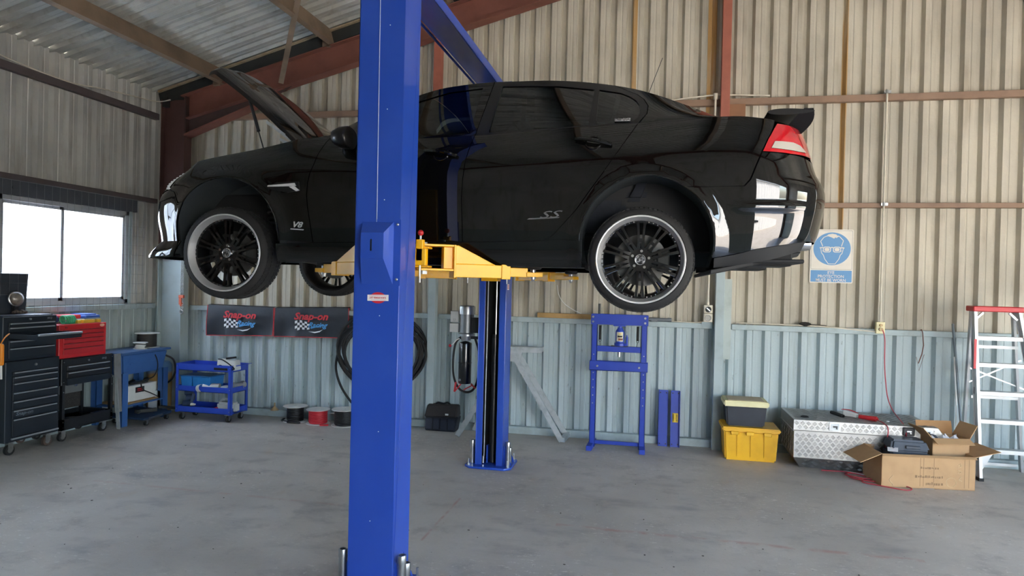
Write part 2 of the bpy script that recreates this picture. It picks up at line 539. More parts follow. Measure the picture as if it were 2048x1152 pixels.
obj('web', ibeam(MB(), (-6.48, 8.1, 0), (-6.48, 8.1, 4.27), X3, Y3, .37, .15), M_COLD, col)
col['kind'] = 'structure'
raf = thing('roof_rafter', 'red oxide sloping steel rafter running up over the back wall', 'rafter', (-6.3, 8.1, 4.1))
raf['kind'] = 'structure'
sd = Vector((1, 0, SL * .955)).normalized(); sn = Vector((-sd.z, 0, sd.x))
def rz(x): return 4.135 + .2655 * (x + 6.40)
obj('beam', ibeam(MB(), (-6.32, 8.1, rz(-6.32)), (XRIDGE, 8.1, rz(XRIDGE)), sn, Y3, .33, .16), M_REDBEAM, raf)
h = MB()
h.prism([(-6.30, 3.76), (-6.30, 3.79), (-4.95, 4.28), (-4.95, 4.25)], (0, 8.02, 0), X3, Z3, -.16)
h.m = 1
h.prism([(-6.30, 3.79), (-6.30, 4.02), (-4.75, 4.40), (-4.95, 4.29)], (0, 8.095, 0), X3, Z3, -.012)
h.prism([(-6.30, 3.77), (-6.28, 3.77), (-6.28, 4.3), (-6.30, 4.3)], (0, 8.03, 0), X3, Z3, -.14)
h.m = 0
h.bar((-6.29, 8.1, 4.00), (-4.85, 8.1, 4.37), .14, .012)
obj('haunch', h, [M_REDBEAM, M_DKSTEEL], raf, label='triangular haunch plate at the column end')
pl = MB()
ibeam(pl, (XRIDGE, 8.1, rz(XRIDGE)), (XR - .4, 8.1, rz(-6.3)), Vector((sn.x * -1, 0, sn.z)), Y3, .33, .16)
obj('beam', pl, M_REDBEAM, raf)
fl = MB().bar((-6.72, 8.12, roofz(-6.72) - .115), (XRIDGE, 8.12, roofz(XRIDGE) - .115), .12, .15, up=sn)  # dark strip filling the gap between rafter and roof sheets
fl.box((-6.66, 8.03, 4.17), (-6.58, 8.16, 4.36))
o = struct('trim_1', fl, M_DARK); o['label'] = 'dark strip filling the gap between rafter and roof sheets'
fl = MB().bar((-6.72, 8.12, roofz(-6.72) - .03), (XRIDGE, 8.12, roofz(XRIDGE) - .03), .2, .02, up=sn)
o = struct('trim_2', fl, mat('rusty_beige_flashing', 'a5957a', .6, wear='7c6238', wscale=6, wamt=.8)); o['label'] = 'beige roof edge flashing above the dark strip'
for i, (x, lab) in enumerate(((-5.84, 'brown roof purlin above the raised bonnet, end nearest the left wall'), (-4.25, 'second brown roof purlin in from the left wall'),
                 (-2.65, 'brown roof purlin hidden behind the hoist post top'), (-1.05, 'brown roof purlin third from the ridge'), (.5, 'brown roof purlin beside the ridge'))):
    z = roofz(x) - .005
    mb = MB()
    mb.prism([(0, 0), (.065, 0), (.065, -.2), (.0, -.2), (.0, -.185), (.053, -.185), (.053, -.012), (0, -.012)], (x, YW, z), Vector((1, 0, SL)).normalized(), Vector((-SL, 0, 1)).normalized(), YW - YF)
    p = struct('purlin', mb, M_PURLIN); p['label'] = lab
    mb = MB().box((x - .03, 8.02, z - .22), (x + .075, 8.045, z - .06))
    obj('cleat', mb, M_PURLIN, p)
for x in (2.0, 3.6, 5.2, 6.8):
    z = roofz(x) - .02
    p = struct('purlin', MB().box((x, YF, z - .2), (x + .065, YW, z)), M_PURLIN); p['label'] = 'brown roof purlin on the far roof slope'
br = MB().bar((-4.86, 8.02, 4.42), (-3.93, 6.83, roofz(-3.93) - .12), .065, .006, up=(-.5, .8, .33))
o = struct('brace', br, M_PURLIN); o['label'] = 'flat steel roof brace slanting from rafter to roof'
# second portal frame at the open front, behind the camera
pf = struct_root('portal_frame')
for x in (XL + .2, XR - .2):
    obj('post', ibeam(MB(), (x, YF + .15, 0), (x, YF + .15, roofz(x) - .25), X3, Y3, .3, .15), M_REDBEAM, pf)
for s in (-1, 1):
    x0 = XL + .2 if s < 0 else XR - .2
    obj('beam', ibeam(MB(), (x0, YF + .15, roofz(x0) - .36), (XRIDGE, YF + .15, roofz(XRIDGE) - .36), (s * SL, 0, 1), Y3, .3, .15), M_REDBEAM, pf)

# girts on the back wall
def girt(name, a, b, m, lab):
    o = struct(name, MB().box(a, b), m, bev=.004); o['label'] = lab; return o
girt('wall_girt', (-6.30, 8.20, 4.01), (XR, 8.268, 4.085), M_GIRT, 'upper brown girt high across the back wall')
girt('wall_girt', (.80, 8.20, 2.815), (XR, 8.268, 2.87), M_GIRT, 'middle brown girt across the back wall beside the spoiler')
girt('wall_girt', (-6.30, 8.20, 2.815), (.68, 8.268, 2.87), M_GIRT, 'middle brown girt on the back wall behind the car')
girt('wall_girt', (-6.30, 8.20, 1.392), (-2.80, 8.268, 1.455), M_GIRTL, 'lower pale blue-grey girt behind the fender covers')
girt('wall_girt', (-2.68, 8.20, 1.392), (.69, 8.268, 1.455), M_GIRTL, 'lower pale blue-grey girt behind the press')
girt('wall_girt', (.9, 8.20, 1.392), (XR, 8.268, 1.455), M_GIRTL, 'lower pale blue-grey girt above the checker plate box')
girt('baseboard_back', (-6.30, 8.19, 0), (XR, 8.268, .09), M_GIRTL, 'pale blue-grey bottom plate along the back wall')
girt('wall_girt', (XL + .005, YF, 3.99), (XL + .075, 8.05, 4.075), M_GIRTD, 'dark girt high on the left wall')
girt('wall_girt', (XL + .005, YF, 2.845), (XL + .075, 8.05, 2.905), M_GIRTD, 'dark girt above the window on the left wall')
girt('wall_girt', (XL + .005, YF, 1.41), (XL + .07, 8.05, 1.475), M_GIRTL, 'grey sill girt under the window')
girt('baseboard_left', (XL + .005, YF, 0), (XL + .07, 8.1, .09), M_GIRTL, 'pale bottom plate along the left wall')
cable = smooth_path([(XL + .08, 5.2, 4.16), (XL + .085, 6.0, 4.09), (XL + .08, 6.6, 4.08), (XL + .085, 7.0, 4.13), (XL + .09, 7.5, 4.18), (-6.68, 7.95, 4.22), (-6.5, 8.0, 4.25)])
solo('electrical_cable', MB().tube(cable, .008, 6), M_CONDUIT, 'thin pale cable running along the top girt of the left wall', 'cable')

# posts on the back wall
p = struct('wall_post', MB().box((.70, 8.08, 0), (.80, 8.2, roofz(.75) - .35)), M_COLR, bev=.004); p['label'] = 'steel post on the back wall behind the boot, red above and blue-grey below'
pp = MB().box((.80, 8.14, 1.05), (.885, 8.2, 1.98))
pp.box((.80, 8.13, 3.7), (.98, 8.195, 4.0))
obj('backing_plate', pp, two_tone('plate_two_tone', '8d6243', 'b2bdb9', 2.2), p)
p = struct('wall_post', MB().box((-2.79, 8.1, 0), (-2.69, 8.2, rz(-2.74) - .16)), M_COLR, bev=.004); p['label'] = 'steel post on the back wall between hoist post and power unit'

# window_1 in the left wall
wn1 = struct_root('window_1')
fr = MB()
xg = XL - .03
fr.box((xg - .02, WY0, WZ0), (xg + .05, WY0 + .05, WZ1)); fr.box((xg - .02, WY1 - .06, WZ0), (xg + .05, WY1, WZ1))
fr.box((xg - .02, WY0, WZ0), (xg + .05, WY1, WZ0 + .045)); fr.box((xg - .02, WY0, WZ1 - .05), (xg + .05, WY1, WZ1))
obj('window_frame', fr, mat('window_aluminium', 'b9bcbf', .5, .3), wn1)
fr = MB()
for y0, y1, dx in ((WY0 + .05, 6.64, .0), (6.58, WY1 - .06, .02)):
    for q in ((y0, WZ0 + .045, y0 + .035, WZ1 - .05), (y1 - .035, WZ0 + .045, y1, WZ1 - .05), (y0, WZ0 + .045, y1, WZ0 + .08), (y0, WZ1 - .085, y1, WZ1 - .05)):
        fr.box((xg + dx - .005, q[0], q[1]), (xg + dx + .02, q[2], q[3]))
obj('sash', fr, MATS['window_aluminium'], wn1)
obj('pane', MB().box((xg, WY0 + .07, WZ0 + .07), (xg + .004, 6.62, WZ1 - .075)), M_WINGLASS, wn1)
obj('pane', MB().box((xg + .02, 6.6, WZ0 + .07), (xg + .024, WY1 - .09, WZ1 - .075)), M_WINGLASS, wn1)
wn2 = struct_root('window_2')
fr = MB()
for q in ((WA0, WZ0, WA0 + .05, WZ1), (WA1 - .05, WZ0, WA1, WZ1), (WA0, WZ0, WA1, WZ0 + .05), (WA0, WZ1 - .05, WA1, WZ1), (3.27, WZ0, 3.33, WZ1)):
    fr.box((xg - .02, q[0], q[1]), (xg + .05, q[2], q[3]))
obj('window_frame', fr, MATS['window_aluminium'], wn2)
obj('pane', MB().box((xg, WA0 + .05, WZ0 + .05), (xg + .004, 3.27, WZ1 - .05)), M_WINGLASS, wn2)
obj('pane', MB().box((xg, 3.33, WZ0 + .05), (xg + .004, WA1 - .05, WZ1 - .05)), M_WINGLASS, wn2)
hd = MB().box((XL - .01, 5.55, 2.685), (XL + .04, 7.72, 2.843))
for y in (5.95, 6.4, 6.85, 7.3): hd.cyl((XL + .04, y, 2.765), (XL + .05, y, 2.765), .016, 10)
o = struct('trim_3', hd, mat('dark_timber_header', '4f545a', .7, wear='3f444a')); o['label'] = 'dark timber header plank over the window'
o = struct('trim_4', MB().box((XL - .01, WY1, 1.48), (XL + .03, WY1 + .05, 2.685)).box((XL - .01, WY0 - .05, 1.48), (XL + .03, WY0, 2.685)), M_GIRTL)
mesh = MB()
for i in range(24): mesh.cyl((XL + .07, 5.5 + i * .1, 1.42), (XL + .07, 5.5 + i * .1, 2.84), .0016, 5, caps=False)
for i in list(range(9)) + [10.8]: mesh.cyl((XL + .074, 5.48, 1.49 + i * .125), (XL + .074, 7.82, 1.49 + i * .125), .0016, 5, caps=False)
o = solo('wire_mesh_guard', mesh, mat('guard_wire', '8a8d90', .5, .5), 'galvanised wire mesh guard across the window on the left wall', 'window guard')

# outside: neighbouring shed across the yard (seen mirrored in the car)
nb = thing('neighbouring_shed', 'white corrugated shed across the yard in front of the garage', 'building', (-2, -19, -.06))
mb = MB()
pts = [(-16 + i * .25, -19 + (.0 if (i // 2) % 2 else .04)) for i in range(130)]
mb.grid([[(x, y, -.06), (x, y, 5.2)] for x, y in pts])
mb.box((-16, -27, -.06), (16.2, -19.05, 5.2))
obj('wall', mb, mat('white_cladding', 'd8d8d4', .6), nb)
mb = MB().box((-16.5, -27.5, 5.2), (16.7, -18.6, 5.4)); obj('roof', mb, mat('grey_roof', '8d9093', .6), nb)
for x in (-9, -5, 3.5, 5.2): obj('window', MB().box((x, -18.98, 1.0), (x + 1.2, -18.92, 2.6)), M_BLACK, nb)
obj('roller_door', MB().box((-1.5, -18.98, 0), (2.0, -18.9, 3.4)), mat('grey_door', '70757a', .6), nb)

# ---------------------------------------------------------------- the car
def carpaint():
    m, t, p = base('black_car_paint')
    p.inputs['Base Color'].default_value = lin('090909')
    p.inputs['Roughness'].default_value = .22
    p.inputs['Specular IOR Level'].default_value = .0
    p.inputs['Coat Weight'].default_value = 1.0
    p.inputs['Coat Roughness'].default_value = .015
    p.inputs['Coat IOR'].default_value = 1.62
    return m
M_PAINT = carpaint()
M_SATIN = mat('satin_black_trim', '121213', .3)
M_LINER = mat('wheel_arch_liner', '30363a', .75, wear='3c403c', wscale=5)
M_UNDER = mat('underbody_black', '17181a', .7)
M_GLASS = glass_mat('tinted_glass', (.085, .10, .095, 1), .075)
M_GLASSF = glass_mat('front_tinted_glass', (.30, .36, .34, 1), .075)
M_LENSR = mat('red_lamp_lens', 'c01420', .12, wear='d8202c', wscale=14, coat=1)
M_LENSW = mat('clear_lamp_lens', 'b9b4aa', .15, wear='b8b4ad', wscale=30, coat=1)
M_HEADL = mat('headlamp_lens', 'c9cccb', .15, .2, wear='9a9d9d', wscale=20, coat=1)
YC = 5.21
class Sp:
    """monotone-ish cubic through knots, vectorised"""
    def __init__(s, *k):
        s.x = np.array([a for a, b in k]); s.y = np.array([b for a, b in k])
        h = np.diff(s.x); d = np.diff(s.y) / h
        m = np.zeros(len(s.x)); m[0] = d[0]; m[-1] = d[-1]
        for i in range(1, len(s.x) - 1):
            m[i] = 0 if d[i - 1] * d[i] <= 0 else 2 * d[i - 1] * d[i] / (d[i - 1] + d[i])
        s.m = m
    def __call__(s, x):
        x = np.asarray(x, float); xc = np.clip(x, s.x[0], s.x[-1])
        i = np.clip(np.searchsorted(s.x, xc) - 1, 0, len(s.x) - 2)
        h = s.x[i + 1] - s.x[i]; t = (xc - s.x[i]) / h
        return ((1 + 2 * t) * (1 - t) ** 2 * s.y[i] + t * (1 - t) ** 2 * h * s.m[i] + t * t * (3 - 2 * t) * s.y[i + 1] + t * t * (t - 1) * h * s.m[i + 1])
W0 = Sp((1.95, .855), (2.02, .893), (2.10, .912), (2.14, .917), (2.25, .928), (2.4, .938), (2.52, .944), (2.62, .945), (2.70, .937), (2.78, .915), (2.85, .882), (2.90, .85), (2.98, .79))
ZT = Sp((-4.2, 2.50), (-3.75, 2.55), (-3.45, 2.655), (-3.28, 2.712), (-3.08, 2.748), (-2.81, 2.79), (-2.59, 2.834), (-2.44, 2.862), (-2.25, 2.866), (-2.0, 2.85), (-1.62, 2.842), (-1.2, 2.853), (-.44, 2.897), (-.15, 2.908), (.1, 2.925), (.45, 2.938), (.72, 2.915), (1.0, 2.895), (1.4, 2.88))
XN = Sp((1.95, -3.88), (2.05, -3.87), (2.12, -3.83), (2.3, -3.86), (2.42, -3.84), (2.52, -3.77), (2.62, -3.66), (2.75, -3.5))
XT = Sp((1.98, .95), (2.13, 1.02), (2.2, 1.06), (2.29, 1.085), (2.40, 1.105), (2.47, 1.11), (2.52, 1.10), (2.6, 1.05), (2.7, 1.015), (2.8, .985), (2.88, .95), (2.93, .91))
QF, QR, NF, NR, QL = -3.3, .5, 2.6, 3.0, .9
ARCH = ((-3.0, 2.155, .42), (-.06, 2.15, .415))
def surf(q, z, side=-1, off=0.0):
    q = np.asarray(q, float); z = np.asarray(z, float)
    zt = ZT(q)
    zz = np.where(z > 2.2, 2.2 + (z - 2.2) * (.70) / (zt - 2.2), z)
    w = W0(zz)
    for xc, zc, r in ARCH:
        rr = np.hypot(q - xc, z - zc)
        w = w + .016 * np.exp(-((rr - r) / .05) ** 2) * (z < 2.72)
    x = q.copy()
    f = np.clip((QF - q) / QL, 0, 1); th = f ** 1.3 * PI / 2
    xf = QF - (QF - XN(z)) * np.sin(th) ** (2 / NF); wf = np.clip(np.cos(th), 0, 1) ** (2 / NF)
    r = np.clip((q - QR) / QL, 0, 1); tr = r ** 1.5 * PI / 2
    xr = QR + (XT(z) - QR) * np.sin(tr) ** (2 / NR); wr = np.clip(np.cos(tr), 0, 1) ** (2 / NR)
    x = np.where(q < QF, xf, np.where(q > QR, xr, x))
    w = w * np.where(q < QF, wf, 1) * np.where(q > QR, wr, 1)
    # bumper side ledge: a step in the rear bumper
    w = w + .010 * np.exp(-((z - 2.36) / .022) ** 2) * np.clip((q - .42) / .1, 0, 1) * np.clip((1.2 - q) / .1, 0, 1)
    P = np.stack([x, YC + side * w, z], -1)
    if off:
        P = P + normal(surf, q, z, side) * off
    return P
def normal(fn, q, z, side):
    e = .003
    a = fn(q + e, z, side) - fn(q - e, z, side); b = fn(q, z + e, side) - fn(q, z - e, side)
    n = np.cross(a, b); n /= np.linalg.norm(n, axis=-1, keepdims=True) + 1e-12
    return n if side < 0 else -n
def qx(x, z):
    if x > QR:
        s = min((x - QR) / (float(XT(z)) - QR), 1.0)
        return QR + QL * (math.asin(s ** (NR / 2)) / (PI / 2)) ** (1 / 1.5)
    if x < QF:
        s = min((QF - x) / (QF - float(XN(z))), 1.0)
        return QF - QL * (math.asin(s ** (NF / 2)) / (PI / 2)) ** (1 / 1.3)
    return x
RAIL = Sp((-2.40, 2.868), (-2.32, 2.885), (-2.1, 3.005), (-1.9, 3.11), (-1.72, 3.19), (-1.45, 3.262), (-1.15, 3.288), (-.8, 3.286), (-.57, 3.272), (-.4, 3.25), (-.2, 3.212), (0, 3.15), (.2, 3.065), (.4, 2.972), (.52, 2.93))
HR = Sp((-2.40, .80), (-2.32, .78), (-2.1, .72), (-1.7, .62), (-1.15, .58), (-.5, .58), (0, .60), (.3, .65), (.52, .72))
def green(x, z, side=-1, off=0.0):
    x = np.asarray(x, float); z = np.asarray(z, float)
    lo = ZT(x); hi = np.maximum(RAIL(x), lo + .02)
    t = np.clip((z - lo) / (hi - lo), 0, 1.05)
    w = .850 + (HR(x) - .850) * t ** 1.18
    P = np.stack([x, YC + side * w, z], -1)
    if off: P = P + normal(green, x, z, side) * off
    return P
def inpoly(P, poly):
    x, y = P[:, 0], P[:, 1]; r = np.zeros(len(P), bool); n = len(poly)
    for i in range(n):
        x0, y0 = poly[i]; x1, y1 = poly[(i + 1) % n]
        c = ((y0 > y) != (y1 > y))
        if y1 != y0: r ^= c & (x < (x1 - x0) * (y - y0) / (y1 - y0) + x0)
    return r
def dense(poly, step):
    out = []
    for (x0, y0), (x1, y1) in zip(poly, poly[1:] + poly[:1]):
        n = max(1, int(math.hypot(x1 - x0, y1 - y0) / step + .5))
        out += [(x0 + (x1 - x0) * i / n, y0 + (y1 - y0) * i / n) for i in range(n)]
    return out
def panel(name, outline, fn, m, parent, holes=(), step=.035, off=0.0, flange=.014, sides=(-1, 1), raw=False, label=None):
    """a pressed sheet panel: outline in (station, height), bent over the surface fn, edges folded inward"""
    conv = (lambda x, z: (x, z)) if raw or fn is not surf else (lambda x, z: (qx(x, z), z))
    loops = [dense([conv(*p) for p in l], step) for l in [outline] + list(holes)]
    pts = []; edges = []
    for l in loops:
        o = len(pts); pts += l; edges += [(o + i, o + (i + 1) % len(l)) for i in range(len(l))]
    A = np.array(loops[0]); lo = A.min(0); hi = A.max(0)
    gx, gz = np.meshgrid(np.arange(lo[0] + step / 2, hi[0], step), np.arange(lo[1] + step / 2, hi[1], step))
    G = np.stack([gx.ravel(), gz.ravel()], -1)
    B = np.array(pts)
    if len(G):
        k = inpoly(G, loops[0])
        for h in loops[1:]: k &= ~inpoly(G, h)
        G = G[k]
        if len(G):
            d = np.sqrt(((G[:, None] - B[None]) ** 2).sum(-1)).min(1); G = G[d > step * .35]
    al = [Vector(p) for p in pts] + [Vector(p) for p in G.tolist()]
    V, E, F, _, _, _ = delaunay_2d_cdt(al, edges, [], 0, 1e-6)
    V = np.array([tuple(v) for v in V])
    F = [list(f) for f in F]
    cen = np.array([V[f].mean(0) for f in F]); k = inpoly(cen, loops[0])
    for h in loops[1:]: k &= ~inpoly(cen, h)
    F = [f for f, y in zip(F, k) if y]
    res = []
    for side in sides:
        P = fn(V[:, 0], V[:, 1], side, off); N = normal(fn, V[:, 0], V[:, 1], side)
        vs = P.tolist(); nn = N.tolist(); fs = []
        for f in F:
            a, b, c = P[f[0]], P[f[1]], P[f[2]]
            fs.append(f if np.dot(np.cross(b - a, c - a), N[f[0]]) > 0 else f[::-1])
        if flange:
            for l in loops:
                L = np.array(l); p = fn(L[:, 0], L[:, 1], side, off); n = normal(fn, L[:, 0], L[:, 1], side)
                o = len(vs); c = len(l)
                tg = np.roll(p, -1, 0) - np.roll(p, 1, 0); e = np.cross(tg, n); e /= np.linalg.norm(e, axis=1, keepdims=True) + 1e-9
                vs += p.tolist() + (p - n * flange).tolist(); nn += e.tolist() * 2
                for i in range(c):
                    j = (i + 1) % c; fs.append([o + i, o + j, o + c + j, o + c + i])
        me = bpy.data.meshes.new(name)
        r = ROOT[car][0]
        me.from_pydata([(a - r[0], b - r[1], c - r[2]) for a, b, c in vs], [], fs)
        me.materials.append(m)
        me.polygons.foreach_set('use_smooth', [True] * len(me.polygons))
        me.normals_split_custom_set_from_vertices(nn)
        ob = bpy.data.objects.new(name, me); C.objects.link(ob)
        ob.parent = parent[0 if side < 0 else 1] if isinstance(parent, (list, tuple)) else parent
        if label: ob['label'] = label
        res.append(ob)
    return res

car = thing('sedan_car', 'glossy black four-door sedan raised on the yellow hoist arms, bonnet open', 'car', (-1.5, YC, 1.71))
def arc_pts(i, a0, a1, n=14, dr=0.0):
    xc, zc, r = ARCH[i]
    return [(xc + (r + dr) * math.cos(math.radians(a0 + (a1 - a0) * k / n)), zc + (r + dr) * math.sin(math.radians(a0 + (a1 - a0) * k / n))) for k in range(n + 1)]
# outline pieces
FD_L = [(-2.327, 2.122), (-2.345, 2.25), (-2.362, 2.36), (-2.369, 2.445), (-2.362, 2.53), (-2.345, 2.60), (-2.321, 2.655), (-2.299, 2.73), (-2.262, 2.82), (-2.238, float(ZT(-2.238)))]
BS = [(-1.245, 2.138), (-1.248, 2.275), (-1.253, 2.42), (-1.247, 2.54), (-1.234, 2.66), (-1.212, 2.78), (-1.197, float(ZT(-1.197)))]
RD_R = [(-.78, 2.150), (-.70, 2.158), (-.655, 2.175), (-.624, 2.205), (-.56, 2.275), (-.497, 2.345), (-.414, 2.463), (-.332, 2.577), (-.24, 2.715), (-.152, 2.856), (-.122, float(ZT(-.122)))]
G_ = .005
def top(x0, x1, n=10):
    return [(x0 + (x1 - x0) * i / n, float(ZT(x0 + (x1 - x0) * i / n))) for i in range(n + 1)]
sh = lambda P, d: [(x + d, z) for x, z in P]
# front fender
out = sh(FD_L, -G_) + [(x, z) for x, z in top(-2.26, -3.40)] + [(-3.44, 2.655), (-3.455, 2.60), (-3.478, 2.50), (-3.42, 2.475), (-3.385, 2.40)]
ff = panel('front_fender', out + arc_pts(0, 146, -3, 24), surf, M_PAINT, car)
# front bumper
bz = [(-3.392, 2.39), (-3.425, 2.468), (-3.484, 2.492), (-3.56, 2.478), (-3.64, 2.462), (-3.76, 2.48), (-3.80, 2.50)]
nose = [(qx(x, z), z) for x, z in bz] + [(-4.2, 2.50), (-4.2, 2.115), (qx(-3.5, 2.115), 2.115)] + arc_pts(0, 186, 146, 8)
fb = panel('front_bumper', nose, surf, M_PAINT, car, raw=True)
def lip(q, z, side=-1, off=0.0):
    P = surf(q, z, side, off); t = np.clip((2.12 - np.asarray(z)) / .11, 0, 1)
    out = np.array([-.75, 0, 0]) ; f = np.clip((QF + .1 - np.asarray(q)) / .25, 0, 1)
    P[..., 0] -= .085 * t * f; P[..., 1] += side * .018 * t
    return P
panel('front_lip', [(-3.385, 2.118), (-3.385, 2.0), (-4.2, 1.995), (-4.2, 2.118)], lip, M_PAINT, car, raw=True)
hl = [(-3.50, 2.495), (-3.58, 2.482), (-3.635, 2.468), (-3.60, 2.53), (-3.555, 2.58), (-3.50, 2.625), (-3.47, 2.640), (-3.452, 2.630), (-3.462, 2.58), (-3.478, 2.53)]
hd_ = panel('headlight', hl, surf, M_HEADL, car, off=.004, step=.02)
for k in range(2):
    sd_ = (-1, 1)[k]
    for i in range(8):
        t = i / 7
        x, z = -3.495 + .03 * t - .02 * math.sin(PI * t), 2.50 + .12 * t
        P = surf(np.array([qx(x, z)]), np.array([z]), sd_, .007)[0]
        obj('indicator_reflector', MB().sphere(P, .012, 8, (1.5, .6, .8)), print_white, hd_[k])
pn = [(qx(-3.61, 2.535), 2.535)] + [(qx(x, z), z) for x, z in ((-3.56, 2.588), (-3.50, 2.633))] + [(-3.62, 2.60), (-4.2, 2.56), (-4.2, 2.505), (qx(-3.80, 2.505), 2.505), (qx(-3.66, 2.47), 2.47)]
# doors
fdoor = panel('front_door', FD_L + top(-2.238, -1.203) + sh(BS, -G_)[::-1] + [(-1.8, 2.130)], surf, M_PAINT, car)
rdoor = panel('rear_door', sh(BS, 0) + top(-1.197, -.127) + sh(RD_R, -G_)[::-1], surf, M_PAINT, car)
rdl = [p for p in RD_R]
a1 = math.degrees(math.asin((2.02 - ARCH[1][1]) / ARCH[1][2]))
tlL = [(.517, 2.495), (.551, 2.532), (.58, 2.61), (.613, 2.697), (.650, 2.78), (.69, 2.86), (.705, float(ZT(.705)))]
quarter = panel('rear_quarter_panel', rdl + top(-.118, .70) + sh(tlL, -.003)[::-1] + [(.30, 2.489)] + arc_pts(1, math.degrees(math.asin((2.489 - ARCH[1][1]) / ARCH[1][2])), 180 - a1, 26) + [(-.455, 2.155)], surf, M_PAINT, car)
rb = [(-.0 + ARCH[1][0] + math.sqrt(ARCH[1][2] ** 2 - (2.485 - ARCH[1][1]) ** 2) + .004, 2.485), (.522, 2.490), (.557, 2.530), (.586, 2.61), (.620, 2.697), (.72, 2.692), (.85, 2.685), (.915, 2.678)]
rbq = [(qx(x, z), z) for x, z in rb] + [(1.4, 2.66), (1.4, 2.18), (qx(.93, 2.175), 2.175), (qx(.6, 2.115), 2.115), (.345, 2.055)] + arc_pts(1, -12, math.degrees(math.asin((2.485 - ARCH[1][1]) / ARCH[1][2])), 12)
rbump = panel('rear_bumper', rbq, surf, M_PAINT, car, raw=True)
rl = [(-2.60, 1.99), (-2.60, 2.108)] + [(-2.3, 2.118), (-1.8, 2.126), (-1.25, 2.133), (-.8, 2.144), (-.70, 2.150), (-.60, 2.16), (-.462, 2.15)] + [(-.455, 1.985)]
panel('side_skirt', rl, surf, M_PAINT, car, off=.012)
panel('rear_apron', [(.36, 2.05), (.36, 1.99), (.7, 2.05), (.9, 2.11), (.93, 2.17), (.6, 2.11)], surf, M_UNDER, car, off=-.012)
# tail lights
tl = [(.621, 2.701), (.655, 2.78), (.692, 2.85), (.712, 2.885), (.80, 2.885), (.85, 2.86), (.90, 2.80), (.935, 2.705), (.85, 2.692), (.72, 2.697)]
tlq = [(qx(x, z), z) for x, z in tl[:4]] + [(.98, 2.885), (1.12, 2.87), (1.15, 2.80), (1.12, 2.695)] + [(qx(.80, 2.692), 2.692)]
lamps = panel('tail_light', tlq, surf, M_LENSR, car, off=.006, raw=True, step=.02)
st = [(qx(.668, 2.720), 2.720), (qx(.69, 2.763), 2.763), (qx(.80, 2.764), 2.764), (.985, 2.752), (1.05, 2.716), (.95, 2.710), (qx(.75, 2.714), 2.714)]
panel('indicator_lens', st, surf, M_LENSW, lamps, off=.011, raw=True, step=.02, flange=.006)
ctr = [(1.155, 2.87), (1.4, 2.87), (1.4, 2.67), (1.13, 2.68)]
panel('boot_panel', ctr, surf, M_PAINT, car, raw=True)
def deck(q, v, side, crown=.03, dz=0.0):
    q = np.asarray(q, float); P = surf(q, ZT(q), side)
    w = np.abs(P[..., 1] - YC)
    return np.stack([P[..., 0], YC + side * w * v, P[..., 2] + dz + crown * (1 - v ** 2)], -1)
qs = np.concatenate([np.linspace(.30, .5, 5), np.linspace(.53, 1.4, 22)])
rows = [deck(qs, v, -1).tolist() for v in np.linspace(1, 0, 8)] + [deck(qs, v, 1).tolist() for v in np.linspace(.14, 1, 8)]
obj('boot_lid', MB().grid(rows), M_PAINT, car, smooth=50)
qs = np.concatenate([np.linspace(-4.2, -3.32, 22), np.linspace(-3.28, -2.30, 12)])
rows = [deck(qs, v, -1, .0, -.05).tolist() for v in np.linspace(1, 0, 5)] + [deck(qs, v, 1, .0, -.05).tolist() for v in np.linspace(.25, 1, 4)]
obj('engine_bay', MB().grid(rows), M_UNDER, car, smooth=50)
panel('fender_rim', top(-2.28, -3.45, 12) + [(x, z - .03) for x, z in top(-3.45, -2.28, 12)], surf, M_PAINT, car, off=-.012)
panel('front_grille', pn, surf, M_SATIN, car, raw=True, off=-.004)
# greenhouse
fg = [(-2.02, 2.868), (-1.80, 2.862), (-1.5, 2.862), (-1.235, 2.866), (-1.222, 3.05), (-1.213, 3.238), (-1.45, 3.212), (-1.70, 3.135), (-1.88, 3.02), (-1.98, 2.93)]
rg = [(-1.104, 2.872), (-.8, 2.886), (-.441, 2.905), (-.425, 3.195), (-.68, 3.232), (-.9, 3.243), (-1.069, 3.246), (-1.085, 3.06)]
qg = [(-.391, 2.908), (-.163, 2.918), (-.128, 2.955), (-.115, 3.0), (-.122, 3.055), (-.145, 3.095), (-.19, 3.135), (-.25, 3.165), (-.394, 3.194)]
def rail(x0, x1, n=12): return [(x0 + (x1 - x0) * i / n, float(RAIL(x0 + (x1 - x0) * i / n))) for i in range(n + 1)]
bt = [(-1.197, float(ZT(-1.197))), (-1.165, 3.06), (-1.139, float(RAIL(-1.139)))]
crv = [(-.122, float(ZT(-.122))), (-.075, 2.98), (-.07, 3.05), (-.10, 3.11), (-.15, 3.155), (-.22, 3.19), (-.30, float(RAIL(-.30)))]
panel('window_frame', top(-2.34, -1.197) + bt[1:] + rail(-1.139, -2.34)[1:], green, M_PAINT, fdoor, holes=[fg])
panel('window_frame', [(x + .005, z) for x, z in bt][::-1] + top(-1.192, -.127) + crv[1:] + rail(-.30, -1.134), green, M_SATIN, rdoor, holes=[rg, qg])
panel('roof_pillar', [(x + .006, z) for x, z in crv][::-1] + top(-.116, .515) + rail(.515, -.294)[1:], green, M_PAINT, car)
panel('window', fg, green, M_GLASSF, fdoor, off=-.006, flange=0)
panel('window', rg, green, M_GLASS, rdoor, off=-.006, flange=0)
panel('quarter_window', qg, green, M_GLASS, rdoor, off=-.006, flange=0)
def roofgrid(x0, x1, n, crown, off=0.0, v0=1.0):
    xs = np.linspace(x0, x1, n); rows = []
    for v in np.linspace(-1, 1, 17) * v0:
        rows.append([(float(x), YC + v * float(HR(x)), float(RAIL(x)) + off + crown(x) * (1 - abs(v) ** 2.4)) for x in xs])
    return rows
